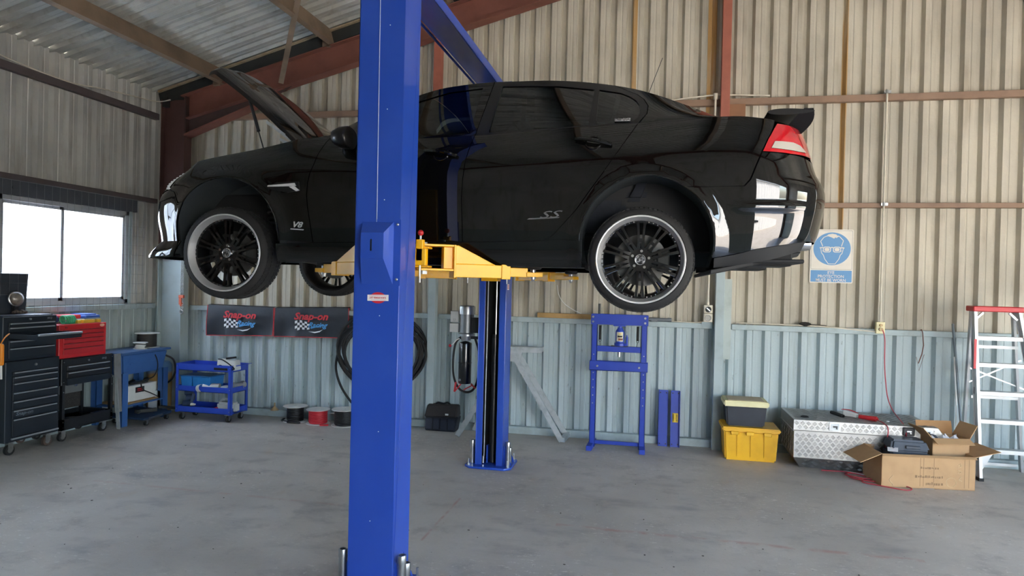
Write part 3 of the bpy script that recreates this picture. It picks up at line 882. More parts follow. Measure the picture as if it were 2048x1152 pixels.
cw = lambda x: .05 + .03 * max(0, min(1, (-1.6 - x) / .6)) + .015 * max(0, min(1, (x + .2) / .6))
obj('roof', MB().grid(roofgrid(-1.66, -.24, 26, cw)), M_PAINT, car, smooth=60)
obj('windscreen', MB().grid(roofgrid(-2.36, -1.66, 14, cw, -.004)), M_GLASSF, car, smooth=60)
obj('rear_screen', MB().grid(roofgrid(-.24, .46, 14, cw, -.004)), M_GLASS, car, smooth=60)
# inner shell, underside, arch liners
mb = MB()
mb.box((-2.5, YC - .82, 2.06), (-.5, YC + .82, 2.12))
mb.box((.36, YC - .80, 2.10), (.84, YC + .80, 2.16)); mb.box((-3.6, YC - .6, 2.03), (-2.6, YC + .6, 2.09))
mb.box((-.5, YC - .58, 2.10), (.4, YC + .58, 2.6)); mb.box((-3.42, YC - .58, 2.09), (-2.56, YC + .58, 2.5))
mb.box((-2.3, YC - .15, 2.0), (.3, YC + .15, 2.06)); mb.box((-2.45, YC - .80, 2.02), (-.55, YC - .70, 2.07)); mb.box((-2.45, YC + .70, 2.02), (-.55, YC + .80, 2.07))
mb.box((-.5, YC - .3, 1.98), (-.3, YC + .3, 2.1)); mb.cyl((-.2, YC - .45, 2.02), (-.2, YC + .45, 2.02), .05, 12)
mb.box((.42, YC - .7, 2.02), (.85, YC - .3, 2.12)); mb.box((.42, YC + .3, 2.02), (.85, YC + .7, 2.12))
obj('underbody', mb, M_UNDER, car, bev=.01)
def inner(q, z, side=-1, off=0.0): return surf(q, z, side) - normal(surf, q, z, side) * .035
for nm, oq in (('inner_panel', [(-2.55, 2.05), (-2.45, 2.55)] + [(x, z - .03) for x, z in top(-2.4, -.3)] + [(-.48, 2.4), (-.52, 2.05)]),
               ('inner_panel', [(.36, 2.06), (.40, 2.45), (.2, 2.62), (.1, 2.85), (.5, 2.88), (1.3, 2.84), (1.3, 2.2), (.9, 2.2)]),
               ('inner_panel', [(-3.44, 2.05), (-3.43, 2.38), (-3.30, 2.58), (-3.32, 2.62), (-3.5, 2.55), (-4.15, 2.47), (-4.15, 2.05)])):
    panel(nm, oq, inner, M_UNDER, car, raw=True, flange=0, step=.06)
for i in (0, 1):
    xc, zc, r = ARCH[i]
    for s in (-1, 1):
        A = [(xc + (r + .002) * math.cos(math.radians(t)), zc + (r + .002) * math.sin(math.radians(t))) for t in np.linspace(-20, 200, 40)]
        yo = YC + s * .93; yi = YC + s * .56
        # bring the outer rim to the body surface
        rows = []
        for x, z in A:
            y0 = float(surf(np.array([qx(x, z) if x > QR or x < QF else x]), np.array([z]), s)[0, 1]) - s * .012
            rows.append([(x, y0, z), (x, yi, z)])
        mb = MB().grid(rows)
        mb.add([(x, yi, z) for x, z in A], [tuple(range(len(A)))])
        obj('wheel_arch_liner', mb, M_LINER, car)
# arch lips catch the light: thin rolled edge
for i in (0, 1):
    for s in (-1, 1):
        P = [surf(np.array([x]), np.array([z]), s, .001)[0] for x, z in arc_pts(i, -12 if i else -3, 190, 40, -.004)]
        obj('arch_lip', MB().tube(P, .0045, 6), M_PAINT, car)
# suspension seen in the arches
mb = MB()
cp = [(-2.80 + .055 * math.cos(t), 4.60 + .055 * math.sin(t), 2.28 + .24 * t / (2 * PI * 5)) for t in np.linspace(0, 2 * PI * 5, 80)]
mb.tube(cp, .011, 8); mb.cyl((-2.80, 4.60, 2.12), (-2.80, 4.60, 2.55), .025, 12); mb.cyl((-2.8, 4.6, 2.27), (-2.8, 4.6, 2.285), .08, 16); mb.cyl((-2.8, 4.6, 2.51), (-2.8, 4.6, 2.54), .085, 16)
obj('coil_spring', mb, mat('dusty_suspension', '3c3d3d', .7, wear='55534e'), car, label='dusty front coil spring and damper')
mb = MB()
for y in (YC - .68, YC + .68):
    mb = MB()
    mb.bar((-3.02, y, 2.03), (-2.75, YC + (y - YC) * .5, 2.08), .06, .05); mb.bar((-3.02, y, 2.0), (-3.25, YC + (y - YC) * .5, 2.06), .05, .04)
    obj('suspension_arm', mb, M_UNDER, car); mb = MB()
    mb.bar((-.09, y, 2.03), (-.35, YC + (y - YC) * .5, 2.08), .06, .06); mb.bar((-.09, y, 2.0), (.2, YC + (y - YC) * .5, 2.1), .05, .05)
    obj('suspension_arm', mb, M_UNDER, car)
# interior
mb = MB()
for y in (YC - .38, YC + .38):
    mb.box((-1.75, y - .25, 2.2), (-1.2, y + .25, 2.42)); mb.hexa([(-1.28, y - .24, 2.4), (-1.12, y - .24, 2.4), (-1.12, y + .24, 2.4), (-1.28, y + .24, 2.4), (-1.06, y - .2, 2.98), (-.96, y - .2, 2.98), (-.96, y + .2, 2.98), (-1.06, y + .2, 2.98)])
    mb.box((-1.02, y - .13, 3.0), (-.93, y + .13, 3.14))
mb.box((-.75, YC - .62, 2.2), (-.2, YC + .62, 2.45)); mb.hexa([(-.22, YC - .62, 2.44), (-.08, YC - .62, 2.44), (-.08, YC + .62, 2.44), (-.22, YC + .62, 2.44), (.0, YC - .55, 2.92), (.1, YC - .55, 2.92), (.1, YC + .55, 2.92), (.0, YC + .55, 2.92)])
obj('seat', mb, M_NAVY, car, bev=.03, seg=2)
mb = MB().hexa([(-2.45, YC - .74, 2.4), (-2.0, YC - .74, 2.4), (-2.0, YC + .74, 2.4), (-2.45, YC + .74, 2.4), (-2.4, YC - .74, 2.84), (-2.12, YC - .74, 2.82), (-2.12, YC + .74, 2.82), (-2.4, YC + .74, 2.84)])
obj('dashboard', mb, M_UNDER, car, bev=.03, seg=2)
sw = [(-1.93 + .07 * math.sin(t) * .5, YC + .38 + .18 * math.cos(t), 2.74 + .17 * math.sin(t)) for t in np.linspace(0, 2 * PI, 28)[:-1]]
obj('steering_wheel', MB().tube(sw, .016, 8, True), M_UNDER, car)
# mirror
for s in (-1, 1):
    y = YC + s * .98
    mb = MB()
    pr = []
    for k, (x, w, h0, h1) in enumerate(((-2.155, .05, 2.80, 2.85), (-2.14, .10, 2.775, 2.878), (-2.09, .13, 2.755, 2.90), (-2.04, .135, 2.752, 2.903), (-2.03, .12, 2.762, 2.895))):
        pr.append([(x, y + w * math.cos(t) * .8, (h0 + h1) / 2 + (h1 - h0) / 2 * math.copysign(abs(math.sin(t)) ** .8, math.sin(t))) for t in np.linspace(0, 2 * PI, 21)])
    mb.grid(pr); mb.add(pr[0][:-1], [tuple(range(20))]); mb.add(pr[-1][:-1], [tuple(range(20))])
    mb.bar((-2.09, YC + s * .82, 2.80), (-2.09, y, 2.79), .06, .035)
    obj('door_mirror', mb, M_SATIN, fdoor[0 if s < 0 else 1], smooth=60)
# door handles: pull bar over a recessed cup
for x, z, d in ((-1.41, 2.718, fdoor), (-.40, 2.776, rdoor)):
    for k, s in ((0, -1), (1, 1)):
        pts = [surf(np.array([x - .115 + .23 * i / 8]), np.array([z + .022 - .042 * i / 8]), s, .012 + .022 * math.sin(PI * i / 8))[0] for i in range(9)]
        obj('handle', MB().tube(smooth_path([Vector(p) for p in pts], 2), .0135, 8), M_PAINT, d[k])
        cup = [surf(np.array([x + .05 * math.cos(t)]), np.array([z + .042 * math.sin(t)]), s, .0025)[0] for t in np.linspace(0, 2 * PI, 24)[:-1]]
        mb = MB().tube(cup, .006, 6, True); obj('handle_cup', mb, M_PAINT, d[k])
# fender vent
M_VENT = mat('vent_silver', 'e9eaec', .25, .35)
for k, s in ((0, -1), (1, 1)):
    f = ff[k]
    vent = panel('fender_vent', [(-2.648, 2.486), (-2.655, 2.510), (-2.60, 2.535), (-2.43, 2.540), (-2.42, 2.475), (-2.52, 2.463)], surf, M_SATIN, f, off=.004, sides=(s,), step=.03, flange=.004)
    panel('vent_bar', [(-2.665, 2.503), (-2.66, 2.513), (-2.455, 2.528), (-2.445, 2.508)], surf, M_VENT, f, off=.013, sides=(s,), step=.03, flange=.008)
    panel('vent_bar', [(-2.50, 2.503), (-2.46, 2.508), (-2.418, 2.478), (-2.445, 2.472)], surf, M_VENT, f, off=.012, sides=(s,), step=.03, flange=.008)
def badge(txt, size, x, z, d, sides, name, m, shear=0.3, xs=1.2, bold=0.0, tilt=0.0, off=.004):
    for k, s in enumerate(sides):
        mb = text_mb(txt, size, (0, 0, 0), X3, Z3, shear, .0015, xs, bold=bold)
        V = np.array(mb.v); c, sn_ = math.cos(tilt), math.sin(tilt)
        q = x + V[:, 0] * c - V[:, 2] * sn_ if s < 0 else x - V[:, 0] * c - V[:, 2] * sn_ * -1
        zz = z + V[:, 0] * sn_ + V[:, 2] * c
        P = surf(q, zz, s) + normal(surf, q, zz, s) * (off - V[:, 1])[:, None]
        mb.v = [tuple(p) for p in P]
        obj(name, mb, m, d[k], smooth=0)
M_BADGE = mat('badge_silver', 'b9bbbe', .3, .4)
badge('V8', .055, -2.447, 2.24, ff, (-1, 1), 'badge', M_BADGE, .35, 1.25, .0015, -.05)
for k, s in ((0, -1), (1, 1)):
    panel('badge_bar', [(-2.497, 2.208), (-2.495, 2.216), (-2.395, 2.21), (-2.40, 2.203)], surf, M_BADGE, ff[k], off=.004, sides=(s,), flange=.004)
badge('SS', .062, -.675, 2.315, rdoor, (-1, 1), 'badge', mat('badge_grey', '68696b', .35, .3), .4, 2.3, .0, .05)
for k, s in ((0, -1), (1, 1)):
    panel('badge_bar', [(-.815, 2.284), (-.80, 2.293), (-.60, 2.302), (-.61, 2.295)], surf, MATS['badge_grey'], rdoor[k], off=.003, sides=(s,), flange=.003)
# sticker on the quarter window
tb = text_mb('STREETLEGAL', .026, (0, 0, 0), X3, Z3, 0, .0004, .62, bold=.0008)
V = np.array(tb.v); q = -.225 + V[:, 0]; zz = 2.936 + V[:, 2] + V[:, 0] * .02
P = green(q, zz, -1) + normal(green, q, zz, -1) * (.004 - V[:, 1])[:, None]
panel('sticker', [(-.275, 2.926), (-.275, 2.949), (-.175, 2.949), (-.175, 2.926)], green, print_white, rdoor, off=.002, sides=(-1,), flange=0, label='small white STREETLEGAL window sticker')
tb.v = [tuple(p) for p in P]
obj('sticker_lettering', tb, print_black, rdoor[0], smooth=0)
# bonnet, open
def bonnet():
    L = 1.22; ang = math.radians(37.5)
    hx, hz = -2.50, 2.83
    d = Vector((-math.cos(ang), 0, math.sin(ang))); n = Vector((math.sin(ang), 0, math.cos(ang)))
    top_, und = [], []
    us = np.concatenate([np.linspace(0, .9, 16), np.linspace(.92, 1.0, 7)])
    for v in np.linspace(-1, 1, 25):
        r, r2 = [], []
        for u in us:
            hw = .70 - .13 * u - .06 * max(0, (u - .85) / .15) ** 2
            ulen = L * u * (1 - .05 * abs(v) ** 3 * u)
            bow = .028 * math.sin(PI * min(u, .97))
            dome = .014 / (1 + math.exp((abs(v) - .52) * 40)) * min(1, u * 4)
            tip = -.05 * max(0, (u - .92) / .08) ** 1.8
            edge = -.03 * max(0, (abs(v) - .86) / .14) ** 2
            crown = .034 * (1 - v * v)
            p = Vector((hx, YC + v * hw, hz)) + d * ulen + n * (bow + dome + tip + edge + crown)
            r.append(p); r2.append(p - n * .03 - d * .01 * u)
        top_.append(r); und.append(r2)
    o = obj('bonnet', MB().grid(top_), M_PAINT, car, smooth=60)
    mb = MB().grid(und, True)
    mb.m = 0
    mb.grid([top_[0], und[0]]); mb.grid([top_[-1], und[-1]]); mb.grid([[r[-1] for r in top_], [r[-1] for r in und]])
    obj('bonnet_liner', mb, M_SATIN, o, smooth=40)
    for s in (-1, 1):
        b = MB(); P0 = Vector((hx, YC + s * .67, hz - .02)); 
        b.bar(P0 + d * .0 - n * .02, P0 + d * .42 - n * .045, .012, .022, up=n); b.bar(P0 + d * .04 - n * .05, P0 + d * .25 - n * .08, .012, .02, up=n)
        obj('bonnet_hinge', b, M_GALV, o)
        p1 = Vector((-3.07, YC + s * .59, 3.255)); p0 = Vector((-2.85, YC + s * .68, 2.75)); m_ = p1.lerp(p0, .55)
        b = MB().cyl(p1, m_, .012, 10).cyl(m_, p0, .005, 8).cyl(m_, m_.lerp(p0, .03), .014, 10)
        obj('gas_strut', b, M_BLACK, o)
bonnet()
# spoiler
mb = MB(); rows = []
Yn, Yf_ = YC - .715, YC + .715
for v in np.linspace(-1, 1, 25):
    y = YC + v * .715; e = abs(v) ** 5
    ring = []
    for t in np.linspace(0, 2 * PI, 25)[:-1]:
        cx, cz = math.cos(t), math.sin(t)
        X = .815 + .14 * cx 
        th = .013 + .012 * (1 - cx) * .5
        Z = 3.000 + .018 * cx * (1 - e) + th * cz + .012 * (1 - v * v) - .008 * e
        ring.append((X, y, Z))
    rows.append(ring + ring[:1])
mb.grid(rows); mb.add(rows[0][:-1], [tuple(range(24))]); mb.add(rows[-1][:-1], [tuple(reversed(range(24)))])
M_SPOIL = mat('spoiler_black', '0b0b0c', .5, spec=.25)
sp = obj('rear_spoiler', mb, M_SPOIL, car, smooth=50)
for s in (-1, 1):
    rows = []
    for i, t in enumerate(np.linspace(0, 1, 9)):
        x0 = .80 + .09 * (1 - t) ** 1.6 - .01 * t; x1 = .945 + .025 * math.sin(PI * t) - .05 * t ** 1.5
        z = 3.008 - .14 * t; y = YC + s * (.715 - .10 * t)
        wd = .020 - .006 * t
        rows.append([(x0, y - s * wd, z), (x0, y + s * wd * .3, z), (x1, y + s * wd * .3, z), (x1, y - s * wd, z), (x0, y - s * wd, z)])
    mb = MB().grid(rows); mb.add(rows[0][:4], [(0, 1, 2, 3)]); mb.add(rows[-1][:4], [(3, 2, 1, 0)])
    obj('spoiler_leg', mb, M_SPOIL, sp, smooth=30)
# exhaust tips, undertray, antenna
for s in (-1, 1):
    for dx in (0, .058):
        xx = YC + s * (.63 - dx * 1.5)
        mb = MB().lathe([(.036, 0), (.040, .01), (.040, -.16), (.034, -.16), (.034, .0), (.036, 0)], (.955, xx, 2.165), X3, 20)
        obj('exhaust_tip', mb, M_CHROME, car)
mb = MB().hexa([(.34, YC - .86, 1.955), (.9, YC - .6, 2.085), (.9, YC + .6, 2.085), (.34, YC + .86, 1.955), (.34, YC - .86, 1.985), (.92, YC - .6, 2.12), (.92, YC + .6, 2.12), (.34, YC + .86, 1.985)])
mb.box((.56, YC - .80, 2.035), (.9, YC - .45, 2.06), Matrix.Translation((0, 0, 0)))
obj('rear_undertray', mb, M_UNDER, car, bev=.006)
mb = MB().cyl((-.10, YC, 3.25), (-.09, YC, 3.28), .012, 10).cyl((-.10, YC, 3.27), (.02, YC, 3.60), .0028, 6)
obj('antenna', mb, M_BLACK, car)

# wheels
def wheel(loc, steer, flip):
    """axle along local y, outer face towards -y"""
    M = Matrix.Translation(loc) @ Matrix.Rotation(steer + (PI if flip else 0), 4, 'Z')
    def o2(name, mb, m, parent, **kw):
        mb.v = [tuple(M @ Vector(p)) for p in mb.v]
        return obj(name, mb, m, parent, **kw)
    A = Vector((0, 1, 0))
    tp = [(.268, .012), (.285, .0), (.30, .004), (.318, .014), (.326, .03), (.330, .05), (.330, .205), (.326, .225), (.318, .24), (.30, .25), (.285, .255), (.27, .24)]
    t = MB().lathe(tp, (0, 0, 0), A, 72)
    for y in (.07, .105, .15, .185):   # circumferential tread grooves as raised bands between them
        pass
    for k in range(72):
        a = 2 * PI * k / 72
        ca, sa = math.cos(a), math.sin(a); t2 = Vector((-sa, 0, ca)); rd = Vector((ca, 0, sa))
        for y0, y1, tw in ((.022, .062, .012), (.072, .098, -.006), (.157, .183, .006), (.193, .232, -.012)):
            r0 = .3285 if .05 < y0 < .2 else .322
            c0 = rd * r0 + Vector((0, y0, 0)); c1 = rd * (.3285 if .05 < y1 < .2 else .322) + Vector((0, y1, 0)) + t2 * tw
            hw = t2 * .0105
            t.hexa([c0 - hw, c0 + hw, c1 + hw, c1 - hw, c0 - hw + rd * .006, c0 + hw + rd * .006, c1 + hw + rd * .006, c1 - hw + rd * .006])
    tyre = o2('wheel', t, M_RUB, car, label='low-profile tyre on a black and silver dished wheel')
    rim = MB().lathe([(.272, .004), (.279, -.002), (.276, -.005), (.268, -.004), (.264, .004), (.255, .030), (.247, .045), (.246, .06)], (0, 0, 0), A, 72)
    o2('rim_lip', rim, M_CHROME if False else mat('polished_lip', 'e6e6e6', .34, .75, wear='d4d4d4'), tyre, smooth=50)
    inn = MB().lathe([(.248, .045), (.236, .050), (.232, .065), (.236, .12), (.245, .22), (.272, .245)], (0, 0, 0), A, 64)
    o2('rim_barrel', inn, M_SATIN, tyre, smooth=50)
    for k in range(10):
        a = 2 * PI * k / 10 + .31
        rd = Vector((math.cos(a), 0, math.sin(a))); tt = Vector((-math.sin(a), 0, math.cos(a)))
        mb = MB()
        for s in (-1, 1):
            sec = []
            for r, w, y0, y1, off in ((.055, .017, .055, .095, .012), (.11, .0095, .046, .08, .0145), (.18, .0095, .043, .075, .0165), (.239, .012, .046, .075, .0225)):
                c = rd * r + tt * s * off
                sec.append([c - tt * w + Vector((0, y1, 0)), c - tt * w * .75 + Vector((0, y0, 0)), c + tt * w * .75 + Vector((0, y0, 0)), c + tt * w + Vector((0, y1, 0)), c - tt * w + Vector((0, y1, 0))])
            mb.grid(sec)
        c = rd * .125; mb.bar(c - tt * .012 + Vector((0, .06, 0)), c + tt * .012 + Vector((0, .06, 0)), .02, .03, up=(0, 1, 0))
        o2('spoke', mb, mat('gloss_black_wheel', '0c0c0d', .18, coat=.6), tyre, smooth=30)
    hub = MB().lathe([(.0, .052), (.072, .052), (.078, .058), (.078, .1), (.0, .1)], (0, 0, 0), A, 32)
    o2('wheel_hub', hub, MATS['gloss_black_wheel'], tyre)
    for k in range(5):
        a = 2 * PI * k / 5 + 1.45
        c = Vector((math.cos(a) * .054, 0, math.sin(a) * .054))
        o2('lug_nut', MB().cyl(c + Vector((0, .030, 0)), c + Vector((0, .056, 0)), .0095, 6, .012), M_CHROME, tyre)
    cap = MB().lathe([(.0, .030), (.024, .031), (.027, .034)], (0, 0, 0), A, 28)
    cap.m = 1; cap.lathe([(.027, .034), (.030, .030), (.034, .034), (.035, .055)], (0, 0, 0), A, 28)
    o2('centre_cap', cap, [mat('cap_dark', '2a2a2b', .3, .5, wear='c9c9c9', wscale=70, wamt=.9), M_CHROME], tyre)
    for k in range(30):
        a = 2 * PI * (k // 3) / 10 + .31 + PI / 10 + (k % 3 - 1) * .118
        c = Vector((math.cos(a) * .2405, 0, math.sin(a) * .2405))
        o2('rivet', MB().cyl(c + Vector((0, .040, 0)), c + Vector((0, .051, 0)), .0042, 8, .0055), M_CHROME, tyre)
    disc = MB().cyl((0, .135, 0), (0, .16, 0), .165, 40).cyl((0, .11, 0), (0, .136, 0), .085, 24)
    o2('brake_disc', disc, mat('brake_disc_steel', '6a6a68', .45, .8, wear='4a4743'), tyre)
    cal = MB().box((.10, .115, -.07), (.18, .185, .07))
    o2('brake_caliper', cal, M_DARK, tyre, bev=.01)
wheel((-.088, 4.284, 2.039), 0, False)
wheel((-3.02, 4.288, 2.038), math.radians(4.5), False)
wheel((-3.02, 2 * YC - 4.288, 2.038), math.radians(4.5), True)
wheel((-.088, 2 * YC - 4.284, 2.039), 0, True)

# ---------------------------------------------------------------- the two-post hoist
hoist = thing('vehicle_hoist', 'blue two-post vehicle hoist with yellow lifting arms under the car', 'vehicle hoist', (-1.594, 5.28, 0))
PX0, PX1 = -1.736, -1.453
def cpost(y0, y1, sgn):
    """C-section post: web at y0, open lips at y1"""
    mb = MB(); t = .008 * sgn
    mb.box((PX0, y0, .02), (PX1, y0 + t, 3.9))
    mb.box((PX0, y0, .02), (PX0 + .008, y1, 3.9)); mb.box((PX1 - .008, y0, .02), (PX1, y1, 3.9))
    mb.box((PX0, y1 - t, .02), (PX0 + .068, y1, 3.9)); mb.box((PX1 - .068, y1 - t, .02), (PX1, y1, 3.9))
    return mb
near = obj('post', cpost(3.70, 3.96, 1), M_BLUE, hoist, bev=.004)
far = obj('post', cpost(6.88, 6.62, -1), M_BLUE, hoist, bev=.003)
def oct_plate(cx, cy, a, b, c, h):
    return MB().prism([(-a + c, -b), (a - c, -b), (a, -b + c), (a, b - c), (a - c, b), (-a + c, b), (-a, b - c), (-a, -b + c)], (cx, cy, 0), X3, Y3, h)
for (cy, post) in ((3.80, near), (6.74, far)):
    bp = obj('base_plate', oct_plate(-1.594, cy, .24, .22, .06, .022), M_BLUE, hoist, bev=.003)
    for s in (-1, 1):
        x = PX0 if s < 0 else PX1
        for dy in (-.06, .08): obj('gusset', MB().prism([(0, 0), (s * .085, 0), (0, .20)], (x, cy + dy, .022), X3, Z3, .01), M_BLUE, bp)
        for yy in (-.16, .17):
            mb = MB().cyl((-1.594 + s * .2, cy + yy, .022), (-1.594 + s * .2, cy + yy, .034), .014, 6).cyl((-1.594 + s * .2, cy + yy, .03), (-1.594 + s * .2, cy + yy, .09), .008, 8)
            obj('anchor_bolt', mb, M_STEEL, bp)
        for k, dy in enumerate((-.03, .05)):
            hh = .235 if k == 0 else .16
            mb = MB().lathe([(.0, 0), (.024, 0), (.024, .002), (.024, hh - .05), (.024, hh - .05), (.024, hh - .045), (.027, hh - .045), (.027, hh - .005), (.025, hh), (.017, hh), (.017, hh - .03), (0, hh - .03)], (x + s * .045, cy + dy - .04, .0225), Z3, 20)
            obj('pad_extension_tube', mb, M_STEEL, bp)
# far post contents: cylinder, chrome ram, safety rack cable
mb = MB().box((PX0 + .012, 6.858, .03), (PX1 - .012, 6.868, 3.88)); mb.box((PX0 + .012, 6.63, .03), (PX0 + .018, 6.86, 3.88)); mb.box((PX1 - .018, 6.63, .03), (PX1 - .012, 6.86, 3.88))  # thin black sheets lining the web and sides inside the post
obj('post_lining', mb, mat('lining_black', '0b0c0e', .5), far, label='black lining inside the far post')
obj('hydraulic_cylinder', MB().cyl((-1.58, 6.72, .03), (-1.58, 6.72, 1.30), .034, 24).cyl((-1.58, 6.72, 1.27), (-1.58, 6.72, 1.34), .027, 20), mat('cylinder_black', '17181a', .35, coat=.4), far)
obj('ram_rod', MB().cyl((-1.574, 6.72, 1.33), (-1.574, 6.72, 1.95), .014, 16), M_CHROME, far)
obj('equalising_cable', MB().cyl((-1.662, 6.69, .06), (-1.652, 6.69, 3.8), .006, 8), M_GALV, far)
obj('cable_anchor', MB().cyl((-1.662, 6.66, .03), (-1.662, 6.66, .10), .012, 8), M_STEEL, far)
for x in (-1.64, -1.535): obj('cylinder_bracket', MB().box((x, 6.70, .02), (x + .015, 6.76, .2)), M_BLUE, far)
mb = MB().box((PX1 + .0005, 6.66, 1.80), (PX1 + .002, 6.74, 1.86))
obj('rating_sticker', mb, print_white, far)
mb = MB()
for z in (1.815, 1.83, 1.845): mb.box((PX1 + .002, 6.67, z), (PX1 + .0026, 6.73, z + .006))
obj('sticker_lines', mb, print_red, far)
# near post fittings
cvr = MB()
y0 = 3.6995
B = [(-1.690, 1.842), (-1.452, 1.842), (-1.452, 2.222), (-1.690, 2.222)]
cvr.prism([(-1.692, 1.838), (-1.448, 1.838), (-1.448, 2.225), (-1.692, 2.225)], (0, y0, 0), X3, Z3, .003)
T = [(-1.665, 3.625, 1.995), (-1.525, 3.625, 1.995), (-1.525, 3.625, 2.142), (-1.665, 3.625, 2.142)]
Bq = [(-1.688, y0 - .003, 1.845), (-1.492, y0 - .003, 1.845), (-1.492, y0 - .003, 2.21), (-1.688, y0 - .003, 2.21)]
cvr.hexa([Bq[0], Bq[1], Bq[2], Bq[3], T[0], T[1], T[2], T[3]])
cov = obj('lock_cover', cvr, M_BLUE, near, smooth=0, label='blue sheet-metal lock cover with a slot')
mb = MB().prism(rrect(-.0045, -.034, .0045, .034, .0044), (-1.601, 3.6248, 2.07), X3, Z3, .0012)
obj('cover_slot', mb, M_BLACK, cov)
for x, z in ((-1.468, 2.195), (-1.468, 1.875)):
    obj('cover_screw', MB().sphere((x, 3.695, z), .009, 12), M_STEEL, cov)
obj('release_cable', MB().cyl((-1.600, 3.698, 2.2), (-1.612, 3.698, 3.88), .0022, 6), mat('cable_sheath', 'b9c3d6', .4), near)
mb = MB()
for x, z in ((-1.545, 3.36), (-1.551, 2.87), (-1.556, 2.34), (-1.57, 1.66), (-1.56, .98), (-1.60, .45)): mb.cyl((x, 3.7005, z), (x, 3.698, z), .003, 8)
obj('paint_chip', mb, print_white, near, kind='stuff')
# maker's sticker on the near post
cx, cz, yy = -1.582, 1.765, 3.6995
mb = MB().prism(ell(cx, cz, .050, .033, 28), (0, yy, 0), X3, Z3, .0006)
stk = obj('sticker', mb, mat('sticker_red', 'c8283a', .4), near, label='red and white hoist supplier sticker')
mb = MB().prism([(cx - .066, cz - .019), (cx + .066, cz - .017), (cx + .066, cz + .019), (cx - .066, cz + .017)], (0, yy - .0007, 0), X3, Z3, .0006)
obj('sticker_label', mb, print_white, stk)
obj('sticker_lettering', text_mb('JUST VEHICLE HOISTS', .0135, (cx, yy - .0015, cz), X3, Z3, 0, .0003, .78, bold=.0003), print_red, stk, smooth=0)
# the smallest lines on the sticker cannot be read in the photograph: plain rules
mb = MB().box((cx - .055, yy - .0016, cz + .0115), (cx + .055, yy - .0013, cz + .0128)).box((cx - .045, yy - .0016, cz - .0128), (cx + .05, yy - .0013, cz - .0115))
obj('sticker_rule', mb, print_red, stk)
# overhead beam
ob_ = MB().box((-1.705, 3.84, 3.765), (-1.50, 6.76, 3.775)); ob_.box((-1.705, 3.84, 3.775), (-1.695, 6.76, 3.85)); ob_.box((-1.51, 3.84, 3.765), (-1.50, 6.76, 3.85))
obj('overhead_beam', ob_, M_BLUE, hoist, bev=.002)
obj('overhead_hose', MB().tube(smooth_path([(-1.758, 3.9, 3.80), (-1.755, 5, 3.795), (-1.75, 6.7, 3.79)]), .011, 8), M_BLUE, hoist, label='blue conduit beside the overhead beam')

# carriages and arms
def carriage(yc, s):
    """s=+1: near post, open side towards +y"""
    mb = MB()
    mb.box((PX0 + .075, yc - s * .16, 1.90), (PX1 - .075, yc - s * .02, 2.5))
    mb.box((PX0 - .045, yc + s * .0, 1.968), (PX1 + .055, yc + s * .05, 2.074))
    for z in (1.955, 2.075):
        mb.prism([(-.21, 0), (.21, 0), (.20, s * .10), (.11, s * .15), (-.11, s * .15), (-.20, s * .10)], (-1.594, yc + s * .02, z), X3, Y3, .012)
    mb.box((-1.68, yc - s * .03, 1.885), (-1.51, yc + s * .10, 1.96))
    return obj('carriage', mb, M_YEL, hoist, bev=.003)
ca = carriage(3.99, 1); cb = carriage(6.57, -1)
def arm(piv, pad, first, name='swing_arm', reach=.44, wid=.10):
    """piv, pad: plan points; box arm with a fork at the pivot, gusset, sliding inner arm and pad"""
    p = Vector((piv[0], piv[1], 0)); q = Vector((pad[0], pad[1], 0)); d = (q - p).normalized(); n = Vector((-d.y, d.x, 0))
    L = (q - p).length
    def at(a, b, z): return p + d * a + n * b + Z3 * z
    def blk(mb, a0, a1, b0, b1, z0, z1):
        mb.hexa([at(a0, b0, z0), at(a1, b0, z0), at(a1, b1, z0), at(a0, b1, z0), at(a0, b0, z1), at(a1, b0, z1), at(a1, b1, z1), at(a0, b1, z1)])
    mb = MB()
    w = wid / 2; zl, zh = 1.900, 1.985
    f = .20     # end of the fork
    blk(mb, -.05, f, -w - .015, w + .015, 2.093, 2.107)
    blk(mb, -.05, f, -w - .015, w + .015, 1.938, 1.952)
    blk(mb, f - .014, f, -w - .02, w + .02, 1.895, 2.107); blk(mb, f - .075, f - .014, -w + .012, w - .012, 1.952, 2.093)
    # outer box
    blk(mb, f, f + reach, -w, w, zl, zh)
    for b in (-w - .001, w - .011):
        mb.hexa([at(f, b, zh), at(f + .27, b, zh), at(f + .27, b + .012, zh), at(f, b + .012, zh), at(f, b, 2.105), at(f + .02, b, 2.105), at(f + .02, b + .012, 2.105), at(f, b + .012, 2.105)])
    a = obj(name, mb, M_YEL, hoist, bev=.003)
    mb = MB(); e = f + reach
    blk(mb, e - .05, e + .012, -w - .006, w + .006, zl - .006, zh + .006)
    obj('arm_collar', mb, M_YEL, a, bev=.003)
    mb = MB(); blk(mb, e, L - .05, -w + .012, w - .012, zl + .012, zh - .012); blk(mb, L - .06, L + .055, -.045, .045, 1.915, 1.945)
    obj('sliding_arm', mb, M_YEL, a, bev=.003)
    c = at(L, 0, 0)
    mb = MB().cyl(c + Z3 * 1.90, c + Z3 * 1.975, .019, 16).cyl(c + Z3 * 1.885, c + Z3 * 1.91, .013, 6)
    obj('pad_screw', mb, M_STEEL, a)
    mb = MB().lathe([(0, 1.962), (.05, 1.966), (.058, 1.975), (.058, 1.992), (.048, 1.997), (0, 1.997)], c, Z3, 24)
    obj('rubber_pad', mb, M_RUB, a)
    mb = MB().cyl((piv[0], piv[1], 1.93), (piv[0], piv[1], 2.118), .024, 18).cyl((piv[0], piv[1], 1.915), (piv[0], piv[1], 1.932), .03, 6)
    obj('pivot_pin', mb, M_GALV, a)
    return a
a1 = arm((-1.45, 4.10), (-.80, 4.47), True, reach=.36)
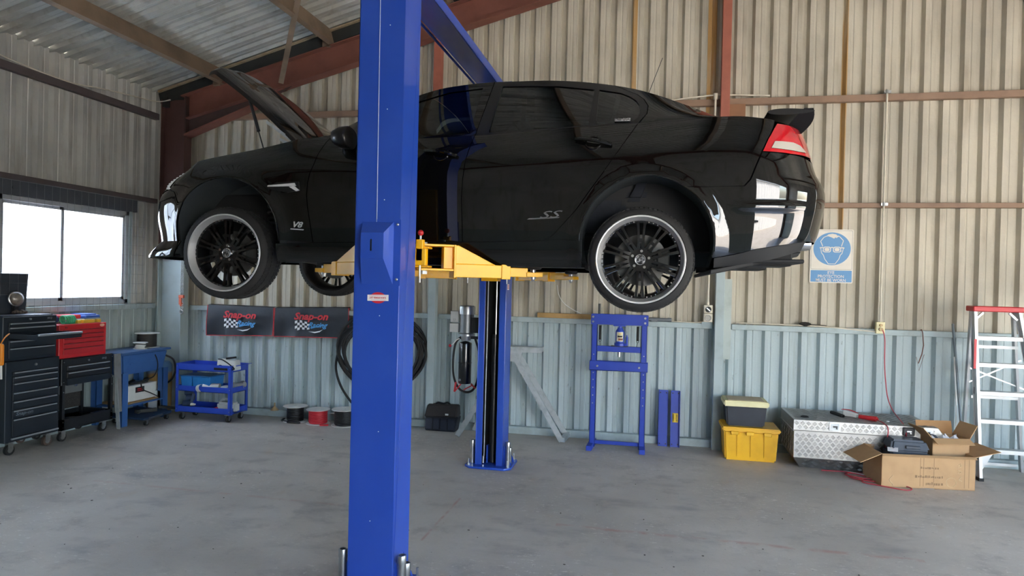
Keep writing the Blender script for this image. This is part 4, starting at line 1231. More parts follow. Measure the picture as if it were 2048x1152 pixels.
a2 = arm((-1.74, 4.10), (-2.33, 4.47), True, reach=.30)
a3 = arm((-1.44, 6.47), (-.74, 6.10), False, reach=.36)
a4 = arm((-1.75, 6.47), (-2.43, 6.12), False, reach=.34)
# arm lock pins
for a, x, y in ((a1, -1.440, 4.012), (a3, -1.40, 6.40), (a4, -1.80, 6.40)):
    mb = MB().box((x - .022, y - .022, 1.995), (x + .022, y + .022, 2.13)); obj('lock_housing', mb, M_YEL, a, bev=.003)
    mb = MB().cyl((x, y, 1.86), (x, y, 2.16), .0065, 10)
    for z in np.linspace(1.90, 1.99, 14): mb.cyl((x, y, z), (x, y, z + .004), .009, 8)
    obj('lock_rod', mb, M_STEEL, a)
    obj('lock_knob', MB().sphere((x, y, 2.172), .019, 16), M_RED, a, label='red ball knob')

# power unit hung on the far post
pu = MB().lathe([(.0, 1.245), (.028, 1.24), (.066, 1.225), (.069, 1.215), (.069, 1.02), (.072, 1.017), (.072, 1.008), (.069, 1.005), (.069, .80), (.064, .792), (.0, .79)], (-1.945, 6.90, 0), Z3, 32)
pwr = obj('hydraulic_tank', pu, mat('tank_black', '111214', .25, coat=.6), hoist, label='glossy black oil tank of the power unit')
mb = MB().lathe([(0, 1.625), (.07, 1.622), (.083, 1.612), (.086, 1.60), (.086, 1.53), (.080, 1.528)], (-1.935, 6.90, 0), Z3, 32)
obj('motor_cowl', mb, mat('motor_aluminium', 'a9adae', .35, .8), pwr)
mb = MB().cyl((-1.935, 6.9, 1.315), (-1.935, 6.9, 1.55), .066, 32)
for k in range(36):
    a = 2 * PI * k / 36; c, s_ = math.cos(a), math.sin(a)
    mb.bar((-1.935 + .072 * c, 6.9 + .072 * s_, 1.335), (-1.935 + .072 * c, 6.9 + .072 * s_, 1.53), .004, .018, up=(-s_, c, 0))
obj('motor_fins', mb, mat('motor_fins', '7d8184', .4, .7), pwr)
mb = MB().lathe([(.0, 1.30), (.088, 1.30), (.088, 1.32), (.07, 1.33), (0, 1.33)], (-1.935, 6.9, 0), Z3, 24)
mb.lathe([(0, 1.25), (.05, 1.25), (.06, 1.30), (0, 1.30)], (-1.94, 6.9, 0), Z3, 20)
obj('pump_flange', mb, MATS['motor_aluminium'], pwr)
mb = MB().box((-2.115, 6.86, 1.335), (-2.02, 6.96, 1.43)).box((-2.105, 6.855, 1.44), (-2.02, 6.965, 1.56)).cyl((-2.06, 6.855, 1.47), (-2.06, 6.845, 1.47), .014, 12)
obj('switch_box', mb, mat('switch_box_grey', 'b3b6b5', .5), pwr, bev=.004)
mb = MB().tube(smooth_path([(-2.0, 6.86, 1.27), (-2.03, 6.85, 1.255), (-2.06, 6.83, 1.215), (-2.085, 6.82, 1.20)]), .006, 8)
obj('release_lever', mb, M_WHITE, pwr); obj('lever_knob', MB().sphere((-2.092, 6.82, 1.195), .017, 12), M_RED, pwr)
mb = MB().tube(smooth_path([(-1.99, 6.93, 1.29), (-2.06, 6.93, 1.22), (-2.09, 6.94, 1.05), (-2.08, 6.94, .86), (-2.02, 6.94, .73), (-1.93, 6.95, .69), (-1.85, 6.95, .74), (-1.80, 6.93, .9), (-1.80, 6.92, 1.12), (-1.84, 6.90, 1.27)], 8), .012, 8)
obj('hydraulic_hose', mb, M_RUB, pwr)
mb = MB().bar((-2.04, 6.90, .80), (-2.055, 6.90, .70), .035, .012).bar((-1.98, 6.9, .79), (-2.05, 6.89, .70), .03, .012).bar((-1.88, 6.92, .79), (-1.83, 6.92, .74), .03, .012).bar((-1.96, 6.92, .72), (-1.87, 6.92, .77), .02, .012)
obj('clamp_grip', mb, M_RED, pwr)
mb = MB().cyl((-1.98, 6.83, .835), (-1.98, 6.845, .835), .012, 10)
obj('drain_plug', mb, M_STEEL, pwr)
mb = MB().box((-1.86, 6.80, 1.34), (-1.737, 6.90, 1.50)).box((-1.88, 6.86, 1.27), (-1.737, 6.88, 1.30))
obj('mounting_bracket', mb, M_BLACK, pwr)

# ---------------------------------------------------------------- things along the left wall
def caster(parent, x, y, h, d=.0, fix=False, m=None):
    r = h * .38
    mb = MB().cyl((x - .016, y, r), (x + .016, y, r), r, 20)
    w = obj('caster', mb, m or M_RUB, parent)
    mb = MB().cyl((x - .018, y, r), (x + .018, y, r), r * .55, 14)
    mb.box((x - .022, y - r * .5, r), (x - .018, y + r * .6, h - .01)); mb.box((x + .018, y - r * .5, r), (x + .022, y + r * .6, h - .01)); mb.box((x - .035, y - .035, h - .012), (x + .035, y + .035, h))
    obj('caster_fork', mb, M_STEEL, w)
    return w
def drawer_x(parent, xf, y0, y1, z0, z1, m, mh, lip=.012, name='drawer'):
    """a drawer front facing +x with a bright pull along its top edge"""
    d = obj(name, MB().box((xf - .02, y0, z0), (xf, y1, z1)), m, parent, bev=.003)
    obj('drawer_pull', MB().box((xf, y0 + .01, z1 - lip - .004), (xf + .012, y1 - .01, z1 - .004)), mh, d, bev=.002)
    return d
M_PULL = mat('drawer_pull_aluminium', 'b6bcc2', .35, .7)
# roll cab
rc = thing('roll_cabinet', 'tall black roller tool cabinet with seven drawers and silver pulls by the left wall', 'tool cabinet', (-6.53, 5.84, 0))
mb = MB().box((-6.75, 5.53, .135), (-6.315, 6.155, .955))
obj('body', mb, M_TOOLBLK, rc, bev=.006)
zs = [.19, .37, .46, .55, .64, .735, .80, .85]
for z0, z1 in zip(zs, zs[1:]): drawer_x(rc, -6.300, 5.60, 6.12, z0 + .004, z1 - .002, M_TOOLBLK, M_PULL)
obj('kick_rail', MB().box((-6.30, 5.585, .165), (-6.285, 6.13, .18)), M_PULL, rc)
mb = MB().cyl((-6.315, 5.86, .90), (-6.30, 5.86, .90), .013, 16); obj('lock', mb, M_STEEL, rc)
obj('lettering', text_mb('Snap-on', .05, (-6.299, 5.73, .415), Y3, Z3, .25, .0006, 1.2, bold=.0008), mat('badge_faded', '6c7680', .5), rc, smooth=0)
for x, y in ((-6.36, 5.62), (-6.36, 6.05), (-6.70, 5.62), (-6.70, 6.05)): caster(rc, x, y, .135, m=mat('caster_brown', '5a4a42', .7) if y > 6 else None)
# top chest
tc = thing('top_tool_chest', 'black tool chest on the roller cabinet, lid up and one drawer pulled out', 'tool chest', (-6.53, 5.82, .956))
obj('body', MB().box((-6.75, 5.505, .957), (-6.33, 6.125, 1.405)), M_TOOLBLK, tc, bev=.006)
zs = [.99, 1.10, 1.165]
for z0, z1 in ((.985, 1.09), (1.094, 1.165), (1.25, 1.30), (1.303, 1.345)): drawer_x(tc, -6.315, 5.56, 6.09, z0, z1, M_TOOLBLK, M_PULL)
mb = MB(); mb.box((-6.32, 5.565, 1.185), (-5.985, 6.085, 1.19)); mb.box((-6.32, 5.565, 1.185), (-5.985, 5.57, 1.235)); mb.box((-6.32, 6.08, 1.185), (-5.985, 6.085, 1.235)); mb.box((-5.99, 5.56, 1.18), (-5.975, 6.09, 1.24))
dr = obj('open_drawer', mb, M_TOOLBLK, tc, label='black drawer pulled out, holding small tools')
obj('drawer_pull', MB().box((-5.975, 5.565, 1.225), (-5.955, 6.085, 1.245)), M_PULL, dr, bev=.002)
obj('lock', MB().cyl((-6.33, 5.8, 1.375), (-6.315, 5.8, 1.375), .011, 14), M_STEEL, tc)
obj('lettering', text_mb('SRGJ', .026, (-6.329, 6.03, 1.375), Y3, Z3, .2, .0005, 1.1), M_PULL, tc, smooth=0)
mb = MB().hexa([(-6.745, 5.515, 1.41), (-6.70, 5.53, 1.41), (-6.70, 6.085, 1.41), (-6.745, 6.09, 1.41), (-6.765, 5.50, 1.845), (-6.72, 5.50, 1.845), (-6.72, 6.135, 1.845), (-6.765, 6.14, 1.845)])
obj('lid', mb, mat('lid_black', '2b333d', .5), tc, bev=.005, label='open black lid standing upright')
mb = MB().box((-6.74, 5.53, 1.404), (-6.36, 6.10, 1.415)); obj('top_tray', mb, M_TOOLBLK, tc)
for i, (y, m, l) in enumerate(((5.62, M_STEEL, .22), (5.70, mat('green_grip', '3d8a55', .5), .16), (5.78, M_STEEL, .24), (5.86, MATS['green_grip'], .18), (5.95, M_STEEL, .2))):
    mb = MB().cyl((-6.30, y, 1.199), (-6.30 + l, y + .02, 1.199), .008, 8).cyl((-6.30 + l * .5, y + .01, 1.203), (-6.30 + l, y + .02, 1.203), .012, 10)
    solo('screwdriver', mb, m, ('short steel', 'green handled', 'long steel', 'dark green handled', 'plain steel')[i] + ' tool lying in the open drawer, ' + ('nearest the camera', 'second along', 'in the middle', 'fourth along', 'farthest along')[i], 'tool', 'tools in the open drawer')
mb = MB().lathe([(0, .045), (.03, .04), (.06, .025), (.075, .0), (.078, -.012), (.07, -.02), (0, -.03)], (-6.655, 5.935, 1.575), (1, -.15, .1), 32)
hlamp = thing('round_headlamp', 'round glass headlamp resting against the open toolbox lid', 'lamp', (-6.66, 5.935, 1.49))
obj('lens', mb, mat('headlamp_glass', '8d857c', .3, .2, wear='4f4842', wscale=18, wamt=.8, coat=0), hlamp)
obj('rim', MB().lathe([(.072, .004), (.082, .0), (.082, -.018), (.07, -.02)], (-6.655, 5.935, 1.575), (1, -.15, .1), 32), M_STEEL, hlamp)
obj('lamp_stand', MB().box((-6.69, 5.91, 1.416), (-6.65, 5.96, 1.52)), M_BLACK, hlamp)
mb = MB()
for i in range(7): mb.sphere((-6.6 + .02 * math.sin(i * 2.1), 5.86 + i * .022, 1.432 + .006 * (i % 3)), .02, 8, (1.2, 1, .8))
solo('work_glove', mb, mat('brown_leather', '5b5049', .85), 'crumpled brown glove lying under the open toolbox lid', 'glove')
# orange thing hanging at the picture edge
mb = MB().prism(rrect(-.032, -.11, .032, .10, .02), (-6.10, 5.30, 1.07), X3, Z3, .03)
og = thing('orange_air_tool', 'orange handled air tool hanging at the near side of the black roller cabinet', 'tool', (-6.10, 5.3, .8))
obj('handle', mb, mat('orange_plastic', 'e8891f', .45), og, bev=.006)
obj('nozzle', MB().cyl((-6.09, 5.285, .97), (-6.085, 5.285, .83), .009, 10), M_WHITE, og)
obj('hanging_cord', MB().tube(smooth_path([(-6.10, 5.285, 1.165), (-6.14, 5.36, 1.22), (-6.20, 5.46, 1.25), (-6.30, 5.515, 1.22)]), .006, 6), MATS['orange_plastic'], og)
# black trolley
tr = thing('tool_trolley', 'black open tool trolley with two drawers carrying the red tool chest', 'tool trolley', (-6.53, 6.52, 0))
mb = MB().box((-6.75, 6.175, .62), (-6.31, 6.885, .915)); obj('drawer_case', mb, M_BLACK, tr, bev=.005)
drawer_x(tr, -6.295, 6.24, 6.83, .785, .835, M_BLACK, M_PULL); drawer_x(tr, -6.295, 6.24, 6.83, .70, .765, M_BLACK, M_PULL)
obj('top_rail', MB().box((-6.31, 6.19, .85), (-6.298, 6.87, .905)), M_BLACK, tr)
obj('shelf_slope', MB().hexa([(-6.31, 6.24, .62), (-6.296, 6.24, .62), (-6.296, 6.83, .62), (-6.31, 6.83, .62), (-6.31, 6.24, .69), (-6.296, 6.24, .69), (-6.296, 6.83, .69), (-6.31, 6.83, .69)]), M_TOOLBLK, tr)
for x in (-6.335, -6.745):
    for y in (6.18, 6.85): obj('leg', MB().box((x, y, .13), (x + .035, y + .035, .63)), M_BLACK, tr)
mb = MB().box((-6.75, 6.18, .13), (-6.30, 6.885, .145)).box((-6.31, 6.18, .14), (-6.30, 6.885, .25)).box((-6.75, 6.18, .14), (-6.74, 6.885, .25)).box((-6.75, 6.18, .14), (-6.30, 6.19, .25)).box((-6.75, 6.875, .14), (-6.30, 6.885, .25))
obj('bottom_tray', mb, M_BLACK, tr)
obj('lock', MB().cyl((-6.298, 6.52, .875), (-6.288, 6.52, .875), .011, 14), M_STEEL, tr)
obj('lettering', text_mb('SRGJ', .03, (-6.297, 6.74, .875), Y3, Z3, .2, .0005, 1.1), M_PULL, tr, smooth=0)
for y in (6.195, 6.865):
    for z in (.88, .66, .55, .22, .16):
        obj('rivet', MB().sphere((-6.298, y, z), .006, 8), M_STEEL, tr)
for x, y in ((-6.36, 6.24), (-6.36, 6.80), (-6.70, 6.24), (-6.70, 6.80)): caster(tr, x, y, .13)
mb = MB()
solo('rag_bundle', MB().sphere((-6.47, 6.46, .185), .075, 14, (1.0, 1.6, .5)).sphere((-6.40, 6.58, .17), .05, 12, (1.2, 1.5, .5)).sphere((-6.45, 6.68, .19), .05, 12, (1, 1.4, .7)), mat('grey_rag', '6a6a6a', .9, wear='8a8a88', bump=.6, bscale=25), 'bundle of grey rags and foil on the bottom tray of the black trolley', 'rags')
solo('foil_tube', MB().cyl((-6.42, 6.70, .195), (-6.36, 6.84, .205), .04, 16), M_STEEL, 'short shiny metal tube on the bottom tray of the black trolley', 'tube')
sc = thing('old_machine', 'old grey metal machine case standing behind the black trolley', 'machine', (-6.70, 6.72, .0))
obj('control_panel', MB().box((-6.765, 6.42, .45), (-6.70, 6.85, .62)), mat('grey_machine', '6d7071', .55), sc)
obj('grille', MB().box((-6.76, 6.46, .27), (-6.72, 6.85, .45)), mat('machine_mesh', '2b2928', .8, wear='4a4642', wscale=60), sc)
obj('frame', MB().box((-6.76, 6.41, .146), (-6.73, 6.45, .46)).box((-6.76, 6.41, .146), (-6.74, 6.86, .20)), MATS['grey_machine'], sc)
for y in (6.55, 6.75): obj('dial', MB().cyl((-6.70, y, .54), (-6.685, y, .54), .022, 12), M_STEEL, sc)
# red chest
rd = thing('red_tool_chest', 'red metal tool chest on the black trolley, small cases on its lid', 'tool chest', (-6.53, 6.48, .916))
obj('body', MB().box((-6.74, 6.16, .917), (-6.335, 6.805, 1.29)), M_RED, rd, bev=.005)
zs = [.955, 1.03, 1.085, 1.135, 1.185, 1.235]
M_REDD = mat('red_drawer', 'b5242c', .4)
for z0, z1 in zip(zs, zs[1:]):
    d = obj('drawer', MB().box((-6.337, 6.21, z0 + .003), (-6.325, 6.76, z1 - .003)), M_REDD, rd, bev=.002)
    obj('drawer_pull', MB().box((-6.325, 6.22, z1 - .014), (-6.314, 6.75, z1 - .006)), mat('dark_red_pull', '7d3237', .4, .3), d)
obj('sticker', MB().prism(ell(6.74, 1.262, .035, .018, 20), (-6.333, 0, 0), Y3, Z3, .001), mat('cream_sticker', 'dba88f', .5), rd)
obj('hasp', MB().box((-6.336, 6.235, 1.25), (-6.328, 6.26, 1.265)), MATS['dark_red_pull'], rd)
M_GREEN = mat('green_rope', '3fa878', .6, wear='2d7d58', wscale=40)
coil = [( -6.44 + .045 * math.cos(t), 6.30 + .004 * t, 1.336 + .045 * math.sin(t)) for t in np.linspace(0, 2 * PI * 6, 90)]
solo('green_rope', MB().tube(coil, .009, 6), M_GREEN, 'roll of green cord on top of the red tool chest', 'cord')
solo('blue_grip_bag', MB().sphere((-6.58, 6.32, 1.335), .045, 12, (1, 1.5, .95)), mat('dark_blue_cloth', '34437a', .8), 'small dark blue pouch behind the green cord on the red tool chest', 'pouch')
solo('red_case', MB().box((-6.66, 6.37, 1.34), (-6.47, 6.58, 1.385)), mat('red_case', 'd23a44', .45), 'flat red plastic case stacked on the red tool chest', 'case', bev=.006)
solo('white_tray', MB().box((-6.66, 6.38, 1.292), (-6.44, 6.60, 1.338)), M_WHITE, 'white tray under the flat red case on the red tool chest', 'tray', bev=.004)
solo('blue_case', MB().box((-6.68, 6.60, 1.345), (-6.42, 6.80, 1.375)).box((-6.66, 6.62, 1.375), (-6.46, 6.79, 1.39)), mat('blue_case', '3561b8', .45), 'flat blue plastic case on the red tool chest', 'case', bev=.005)
solo('blue_tray', MB().box((-6.68, 6.61, 1.292), (-6.44, 6.79, 1.343)), mat('pale_tray', '9fb2c4', .5), 'pale blue tray under the flat blue case', 'tray', bev=.004)
for y0, y1, lab in ((6.44, 6.49, 'small yellow clip block at the edge of the red chest lid, under the red case'), (6.52, 6.68, 'long yellow clip block at the front edge of the red chest lid'), (6.72, 6.77, 'small yellow clip block on the red chest lid beside the cream sticker')):
    solo('yellow_block', MB().box((-6.42, y0, 1.2915), (-6.375, y1, 1.33)), mat('yellow_plastic', 'd8b23a', .5), lab, 'block', 'yellow blocks on the red chest', bev=.004)
sp_ = thing('spray_bottle_set', 'tall chrome tube standing at the end of the black trolley top', 'tube', (-6.5, 6.845, .916))
obj('tube', MB().cyl((-6.50, 6.845, .916), (-6.50, 6.845, 1.13), .015, 14), M_STEEL, sp_)
cn = thing('oil_can', 'small brass and chrome oil can on the end of the black trolley', 'can', (-6.42, 6.86, .916))
obj('body', MB().lathe([(0, 0), (.026, 0), (.026, .07), (.012, .095), (.008, .13), (0, .13)], (-6.42, 6.855, .916), Z3, 18), M_CHROME, cn)
obj('cap', MB().cyl((-6.42, 6.855, 1.04), (-6.42, 6.855, 1.065), .012, 12), M_WOOD, cn)
# leaning plates
solo('metal_strip', MB().hexa([(-6.285, 6.895, .20), (-6.275, 6.895, .20), (-6.27, 7.0, .20), (-6.28, 7.0, .20), (-6.30, 6.885, .905), (-6.29, 6.885, .905), (-6.285, 6.98, .905), (-6.295, 6.98, .905)]), mat('scuffed_plate', '8f8f8d', .5, .5, wear='6d6a66'), 'wide scuffed grey metal strip fixed beside the blue parts washer', 'metal strip')
solo('metal_angle', MB().bar((-6.25, 6.93, .0), (-6.28, 6.895, .62), .05, .006, up=(0, 1, 0)), M_GALV, 'narrow galvanised angle leaning at the end of the black trolley', 'metal strip')
# parts washer
pw = thing('parts_washer', 'blue metal parts washer sink on legs beside the left wall', 'parts washer', (-6.52, 7.4, 0))
M_PWB = mat('washer_blue', '39629c', .5, wear='2f5288', wscale=5)
mb = MB().hexa([(-6.74, 7.06, .62), (-6.33, 7.06, .62), (-6.33, 7.76, .62), (-6.74, 7.76, .62), (-6.75, 7.0, .885), (-6.29, 7.0, .885), (-6.29, 7.80, .885), (-6.75, 7.80, .885)])
obj('tub', mb, M_PWB, pw, bev=.02, seg=2)
obj('rim', MB().box((-6.77, 6.99, .88), (-6.27, 7.83, .905)), mat('washer_rim', '3d5f8e', .5), pw, bev=.006)
obj('emboss', MB().box((-6.318, 7.16, .745), (-6.306, 7.62, .755)), M_PWB, pw)
for x, y in ((-6.36, 7.01), (-6.36, 7.70), (-6.73, 7.01), (-6.73, 7.70)):
    obj('leg', MB().box((x, y, 0), (x + .08, y + .012, .65)).box((x + .07, y, 0), (x + .082, y + .09, .65)), M_PWB, pw)
obj('shelf', MB().box((-6.73, 7.02, .235), (-6.28, 7.78, .25)), M_PWB, pw)
obj('shelf_board', MB().box((-6.72, 7.10, .25), (-6.34, 7.7, .258)), M_WOOD, pw)
wb_ = thing('white_power_box', 'white boxed power supply with a dark label on the washer shelf', 'box', (-6.5, 7.5, .259))
obj('case', MB().box((-6.70, 7.24, .2595), (-6.40, 7.74, .46)), M_WHITE, wb_, bev=.006)
obj('label_plate', MB().box((-6.40, 7.36, .36), (-6.398, 7.51, .43)), print_black, wb_)
obj('label_rule', MB().box((-6.398, 7.39, .38), (-6.3975, 7.49, .386)).box((-6.398, 7.39, .40), (-6.3975, 7.47, .41)), print_red, wb_)
solo('greasy_spanner', MB().bar((-6.48, 7.35, .472), (-6.45, 7.62, .472), .03, .02), M_DARK, 'dark greasy spanner along the front edge of the white power box', 'tool')
solo('greasy_socket_bar', MB().bar((-6.53, 7.32, .472), (-6.62, 7.56, .472), .025, .02).cyl((-6.62, 7.56, .475), (-6.63, 7.6, .475), .014, 10), M_DARK, 'dark greasy socket bar lying slantwise on the white power box', 'tool')
solo('oily_rag_ball', MB().sphere((-6.5, 7.66, .49), .03, 10, (1.2, 1.2, .8)), M_DARK, 'dark oily rag ball at the far end of the white power box', 'rag')
pc = smooth_path([(-6.42, 7.55, .90), (-6.30, 7.57, .83), (-6.28, 7.60, .68), (-6.30, 7.55, .55), (-6.38, 7.45, .50), (-6.36, 7.44, .40), (-6.32, 7.55, .33), (-6.30, 7.66, .25), (-6.29, 7.68, .08), (-6.33, 7.72, .01)])
solo('power_lead', MB().tube(pc, .007, 7), M_RUB, 'black lead dropping from the small reel past the parts washer', 'cable')
hs = smooth_path([(-6.33, 7.80, .80), (-6.26, 7.86, .74), (-6.24, 7.88, .60), (-6.28, 7.86, .47), (-6.38, 7.84, .40)])
solo('drain_hose', MB().tube(hs, .012, 8), M_RUB, 'thick black hose at the far end of the parts washer', 'hose')
def reel(name, x, y, z, R, r, h, mc, lab, mfl=None, wr=.007, group=None, cat='cable reel'):
    t = thing(name, lab, cat, (x, y, z), 0, group)
    for zz in (z, z + h - .008):
        obj('flange', MB().lathe([(.02, 0), (R, 0), (R + .002, .004), (R, .008), (.02, .008), (.02, 0)], (x, y, zz), Z3, 40), mfl or M_WHITE, t)
    n = max(3, int((h - .016) / (wr * 2)))
    pts = [(x + r * math.cos(a), y + r * math.sin(a), z + .008 + wr + (h - .016 - 2 * wr) * a / (2 * PI * n)) for a in np.linspace(0, 2 * PI * n, n * 22)]
    mb = MB().tube(pts, wr, 6); mb.cyl((x, y, z + .008), (x, y, z + h - .008), r - wr * .3, 28)
    obj('wound_cable', mb, mc, t)
    return t
M_CBLK = mat('black_cable', '18191b', .5); M_CRED = mat('red_cable', 'd22f3c', .45); M_CBRN = mat('dark_brown_cable', '33302f', .6)
reel('cable_reel', -6.46, 7.50, .9055, .085, .058, .085, M_WHITE, 'small white-flanged cable reel at the near end of the washer top', wr=.006)
solo('loose_lead', MB().tube([(-6.46 + .064 * math.cos(a), 7.5 + .064 * math.sin(a), .93 + .045 * math.sin(a * .37) + .0) for a in np.linspace(0, 16, 70)], .0055, 6), M_CBLK, 'black lead wound loosely round the small white reel', 'cable')
reel('cable_reel', -6.55, 7.72, .9055, .15, .11, .19, M_CBRN, 'large reel of dark cable with wide white top flange on the washer')
dm = thing('copper_drum', 'brown and blue metal drum standing behind the parts washer', 'drum', (-6.50, 7.98, 0))
obj('body', MB().lathe([(0, .0), (.15, .0), (.155, .36), (.155, .62), (.15, .66), (.12, .70), (0, .70)], (-6.50, 7.90, 0.0), Z3, 32), two_tone('drum_two_tone', '5f86a8', 'a07a3c', .60), dm)
solo('enamel_board', MB().box((-6.50, 7.70, 0.0), (-6.31, 7.72, .345)), mat('white_enamel', 'cfd4d8', .4, wear='b4bac0'), 'white enamel panel standing on the floor behind the washer leg', 'panel', bev=.003)
cr = thing('creeper', 'low blue mechanic creeper on small wheels under the parts washer', 'creeper', (-6.3, 7.35, 0))
mb = MB().hexa([(-6.62, 7.14, .075), (-6.06, 7.12, .075), (-6.10, 7.66, .075), (-6.62, 7.66, .075), (-6.62, 7.14, .11), (-6.06, 7.12, .10), (-6.10, 7.66, .11), (-6.62, 7.66, .13)])
obj('deck', mb, mat('creeper_blue', '27405f', .55, wear='1e2c40'), cr, bev=.01)
obj('edge_strip', MB().bar((-6.055, 7.2, .09), (-6.075, 7.45, .09), .02, .02), M_STEEL, cr)
for x, y in ((-6.10, 7.2), (-6.14, 7.6), (-6.55, 7.2), (-6.55, 7.6)): caster(cr, x, y, .075)
mb = MB().bar((-6.3, 7.66, .14), (-6.05, 7.78, .11), .04, .03).bar((-6.35, 7.3, .14), (-6.2, 7.5, .14), .05, .04).sphere((-6.3, 7.3, .14), .03, 8)
solo('greasy_tool', mb, M_DARK, 'dark greasy lever tool lying on the blue creeper', 'tool')

# ---------------------------------------------------------------- blue service cart
sv = thing('service_cart', 'bright blue three-tray service cart on casters by the back wall', 'service cart', (-5.62, 7.78, 0))
CX0, CX1, CY0, CY1 = -6.02, -5.225, 7.62, 7.98
def tray(z, h, name='tray'):
    mb = MB().box((CX0, CY0, z), (CX1, CY1, z + .006)).box((CX0, CY0, z), (CX1, CY0 + .004, z + h)).box((CX0, CY1 - .004, z), (CX1, CY1, z + h)).box((CX0, CY0, z), (CX0 + .004, CY1, z + h)).box((CX1 - .004, CY0, z), (CX1, CY1, z + h))
    return obj(name, mb, M_CART, sv)
t1 = tray(.645, .085); tray(.375, .07); tray(.105, .075)
for x in (CX0 - .004, CX1 - .036):
    for y in (CY0 - .004, CY1 - .036):
        nx = x if x < -5.6 else x + .036
        mb = MB().box((x, y if y < 7.8 else y + .036, .10), (x + .04, (y if y < 7.8 else y + .036) + .004, .73)); mb.box((nx, y, .10), (nx + .004, y + .04, .73))
        l = obj('corner_post', mb, M_CART, sv)
for x in (CX0 + .015, CX1 - .015):
    for z in (.70, .42, .14): obj('screw', MB().sphere((x, CY0 - .005, z), .006, 8), M_STEEL, sv)
mb = MB().hexa([(CX1, CY0 + .06, .712), (CX1 + .10, CY0 + .10, .735), (CX1 + .10, CY1 - .06, .735), (CX1, CY1 - .02, .712), (CX1, CY0 + .06, .722), (CX1 + .10, CY0 + .10, .745), (CX1 + .10, CY1 - .06, .745), (CX1, CY1 - .02, .722)])
obj('handle', mb, M_CART, sv, bev=.003)
obj('name_plate', MB().box((-5.47, CY0 - .006, .668), (-5.275, CY0 - .001, .698)), print_black, sv, bev=.003)
obj('lettering', text_mb('TOOLMASTER', .016, (-5.38, CY0 - .0062, .683), X3, Z3, 0, .0003, 1.0), mat('plate_grey', '3b3f45', .5), sv, smooth=0) if False else None
for x, y in ((CX0 + .06, CY0 + .05), (CX1 - .06, CY0 + .05), (CX0 + .06, CY1 - .05), (CX1 - .06, CY1 - .05)): caster(sv, x, y, .10)
wx = thing('timing_light', 'white plastic tester with black lead on the top tray of the blue cart', 'tester', (-5.33, 7.72, .652))
mb = MB().hexa([(-5.46, 7.65, .655), (-5.20, 7.66, .665), (-5.20, 7.80, .665), (-5.46, 7.80, .655), (-5.455, 7.66, .80), (-5.21, 7.67, .79), (-5.21, 7.79, .79), (-5.455, 7.79, .80)])
obj('case', mb, M_WHITE, wx, bev=.008)
obj('handle', MB().bar((-5.36, 7.72, .81), (-5.23, 7.72, .83), .03, .025), M_BLACK, wx)
obj('lead', MB().tube(smooth_path([(-5.43, 7.64, .715), (-5.39, 7.635, .73), (-5.33, 7.64, .70), (-5.26, 7.64, .675), (-5.19, 7.63, .69), (-5.23, 7.645, .72), (-5.36, 7.65, .795), (-5.44, 7.66, .805)]), .007, 7), M_RUB, wx)
bt_ = thing('blue_parts_bin', 'translucent blue plastic bin on the middle tray of the blue cart', 'bin', (-5.78, 7.8, .382))
mb = MB()
for a0, b0 in (((-5.97, 7.66), (-5.83, 7.94)), ((-5.80, 7.66), (-5.56, 7.94))):
    mb.hexa([(a0[0], a0[1], .384), (b0[0], a0[1], .384), (b0[0], b0[1], .384), (a0[0], b0[1], .384), (a0[0] - .012, a0[1] - .01, .565), (b0[0] + .012, a0[1] - .01, .565), (b0[0] + .012, b0[1] + .01, .565), (a0[0] - .012, b0[1] + .01, .565)])
obj('body', mb, mat('bin_blue', '2f7fc4', .35, wear='276fae'), bt_, bev=.008)
obj('rim', MB().box((-5.99, 7.64, .562), (-5.54, 7.96, .575)), mat('bin_rim', '215f9c', .4), bt_, bev=.004)
def pipe_piece(name, a, b, r, lab):
    t = MB(); u = (Vector(b) - Vector(a)); L = u.length
    t.lathe([(r, 0), (r, L), (r * .9, L), (r * .9, .0), (r, 0)], a, u, 24)
    return solo(name, t, M_WHITE, lab, 'pipe', 'white pipe offcuts on the blue cart')
pipe_piece('pipe_offcut', (-5.66, 7.68, .432), (-5.46, 7.73, .432), .05, 'long white plastic pipe offcut on the middle tray of the blue cart')
pipe_piece('pipe_offcut', (-5.71, 7.65, .412), (-5.66, 7.64, .424), .048, 'short white pipe ring in front of the long offcut on the cart')
solo('round_cover', MB().lathe([(0, .0), (.055, 0), (.055, .02), (0, .028)], (-5.36, 7.70, .43), (0.0, -.2, 1), 24), M_WHITE, 'round white cover lying at the right of the middle tray of the cart', 'cover')
solo('grey_ducting', MB().cyl((-5.33, 7.86, .425), (-5.245, 7.92, .44), .045, 16).cyl((-5.35, 7.84, .42), (-5.32, 7.86, .43), .06, 16).sphere((-5.26, 7.93, .45), .05, 10), mat('grey_plastic', '9a9c9b', .5), 'grey plastic fitting in the corner of the middle tray of the cart', 'fitting')
jc = thing('fluid_jug', 'cloudy white fluid jug with red cap lying on the bottom tray of the cart', 'jug', (-5.34, 7.75, .112))
obj('body', MB().box((-5.46, 7.66, .115), (-5.20, 7.80, .25)), mat('cloudy_plastic', 'c3c7c6', .4), jc, bev=.025, seg=2)
obj('handle', MB().tube(smooth_path([(-5.44, 7.72, .25), (-5.40, 7.72, .285), (-5.33, 7.72, .285), (-5.28, 7.72, .255)]), .014, 8), MATS['cloudy_plastic'], jc)
obj('cap', MB().cyl((-5.45, 7.63, .155), (-5.45, 7.665, .155), .032, 18), M_RED, jc)
mb = MB()
for k, (x, y, z, r) in enumerate(((-5.93, 7.72, .19, .05), (-5.90, 7.74, .27, .045), (-5.93, 7.75, .33, .035))): mb.cyl((x - .05, y, z), (x + .04, y + .03, z + .01), r, 14)
mb.bar((-5.87, 7.7, .14), (-5.83, 7.72, .33), .03, .03)
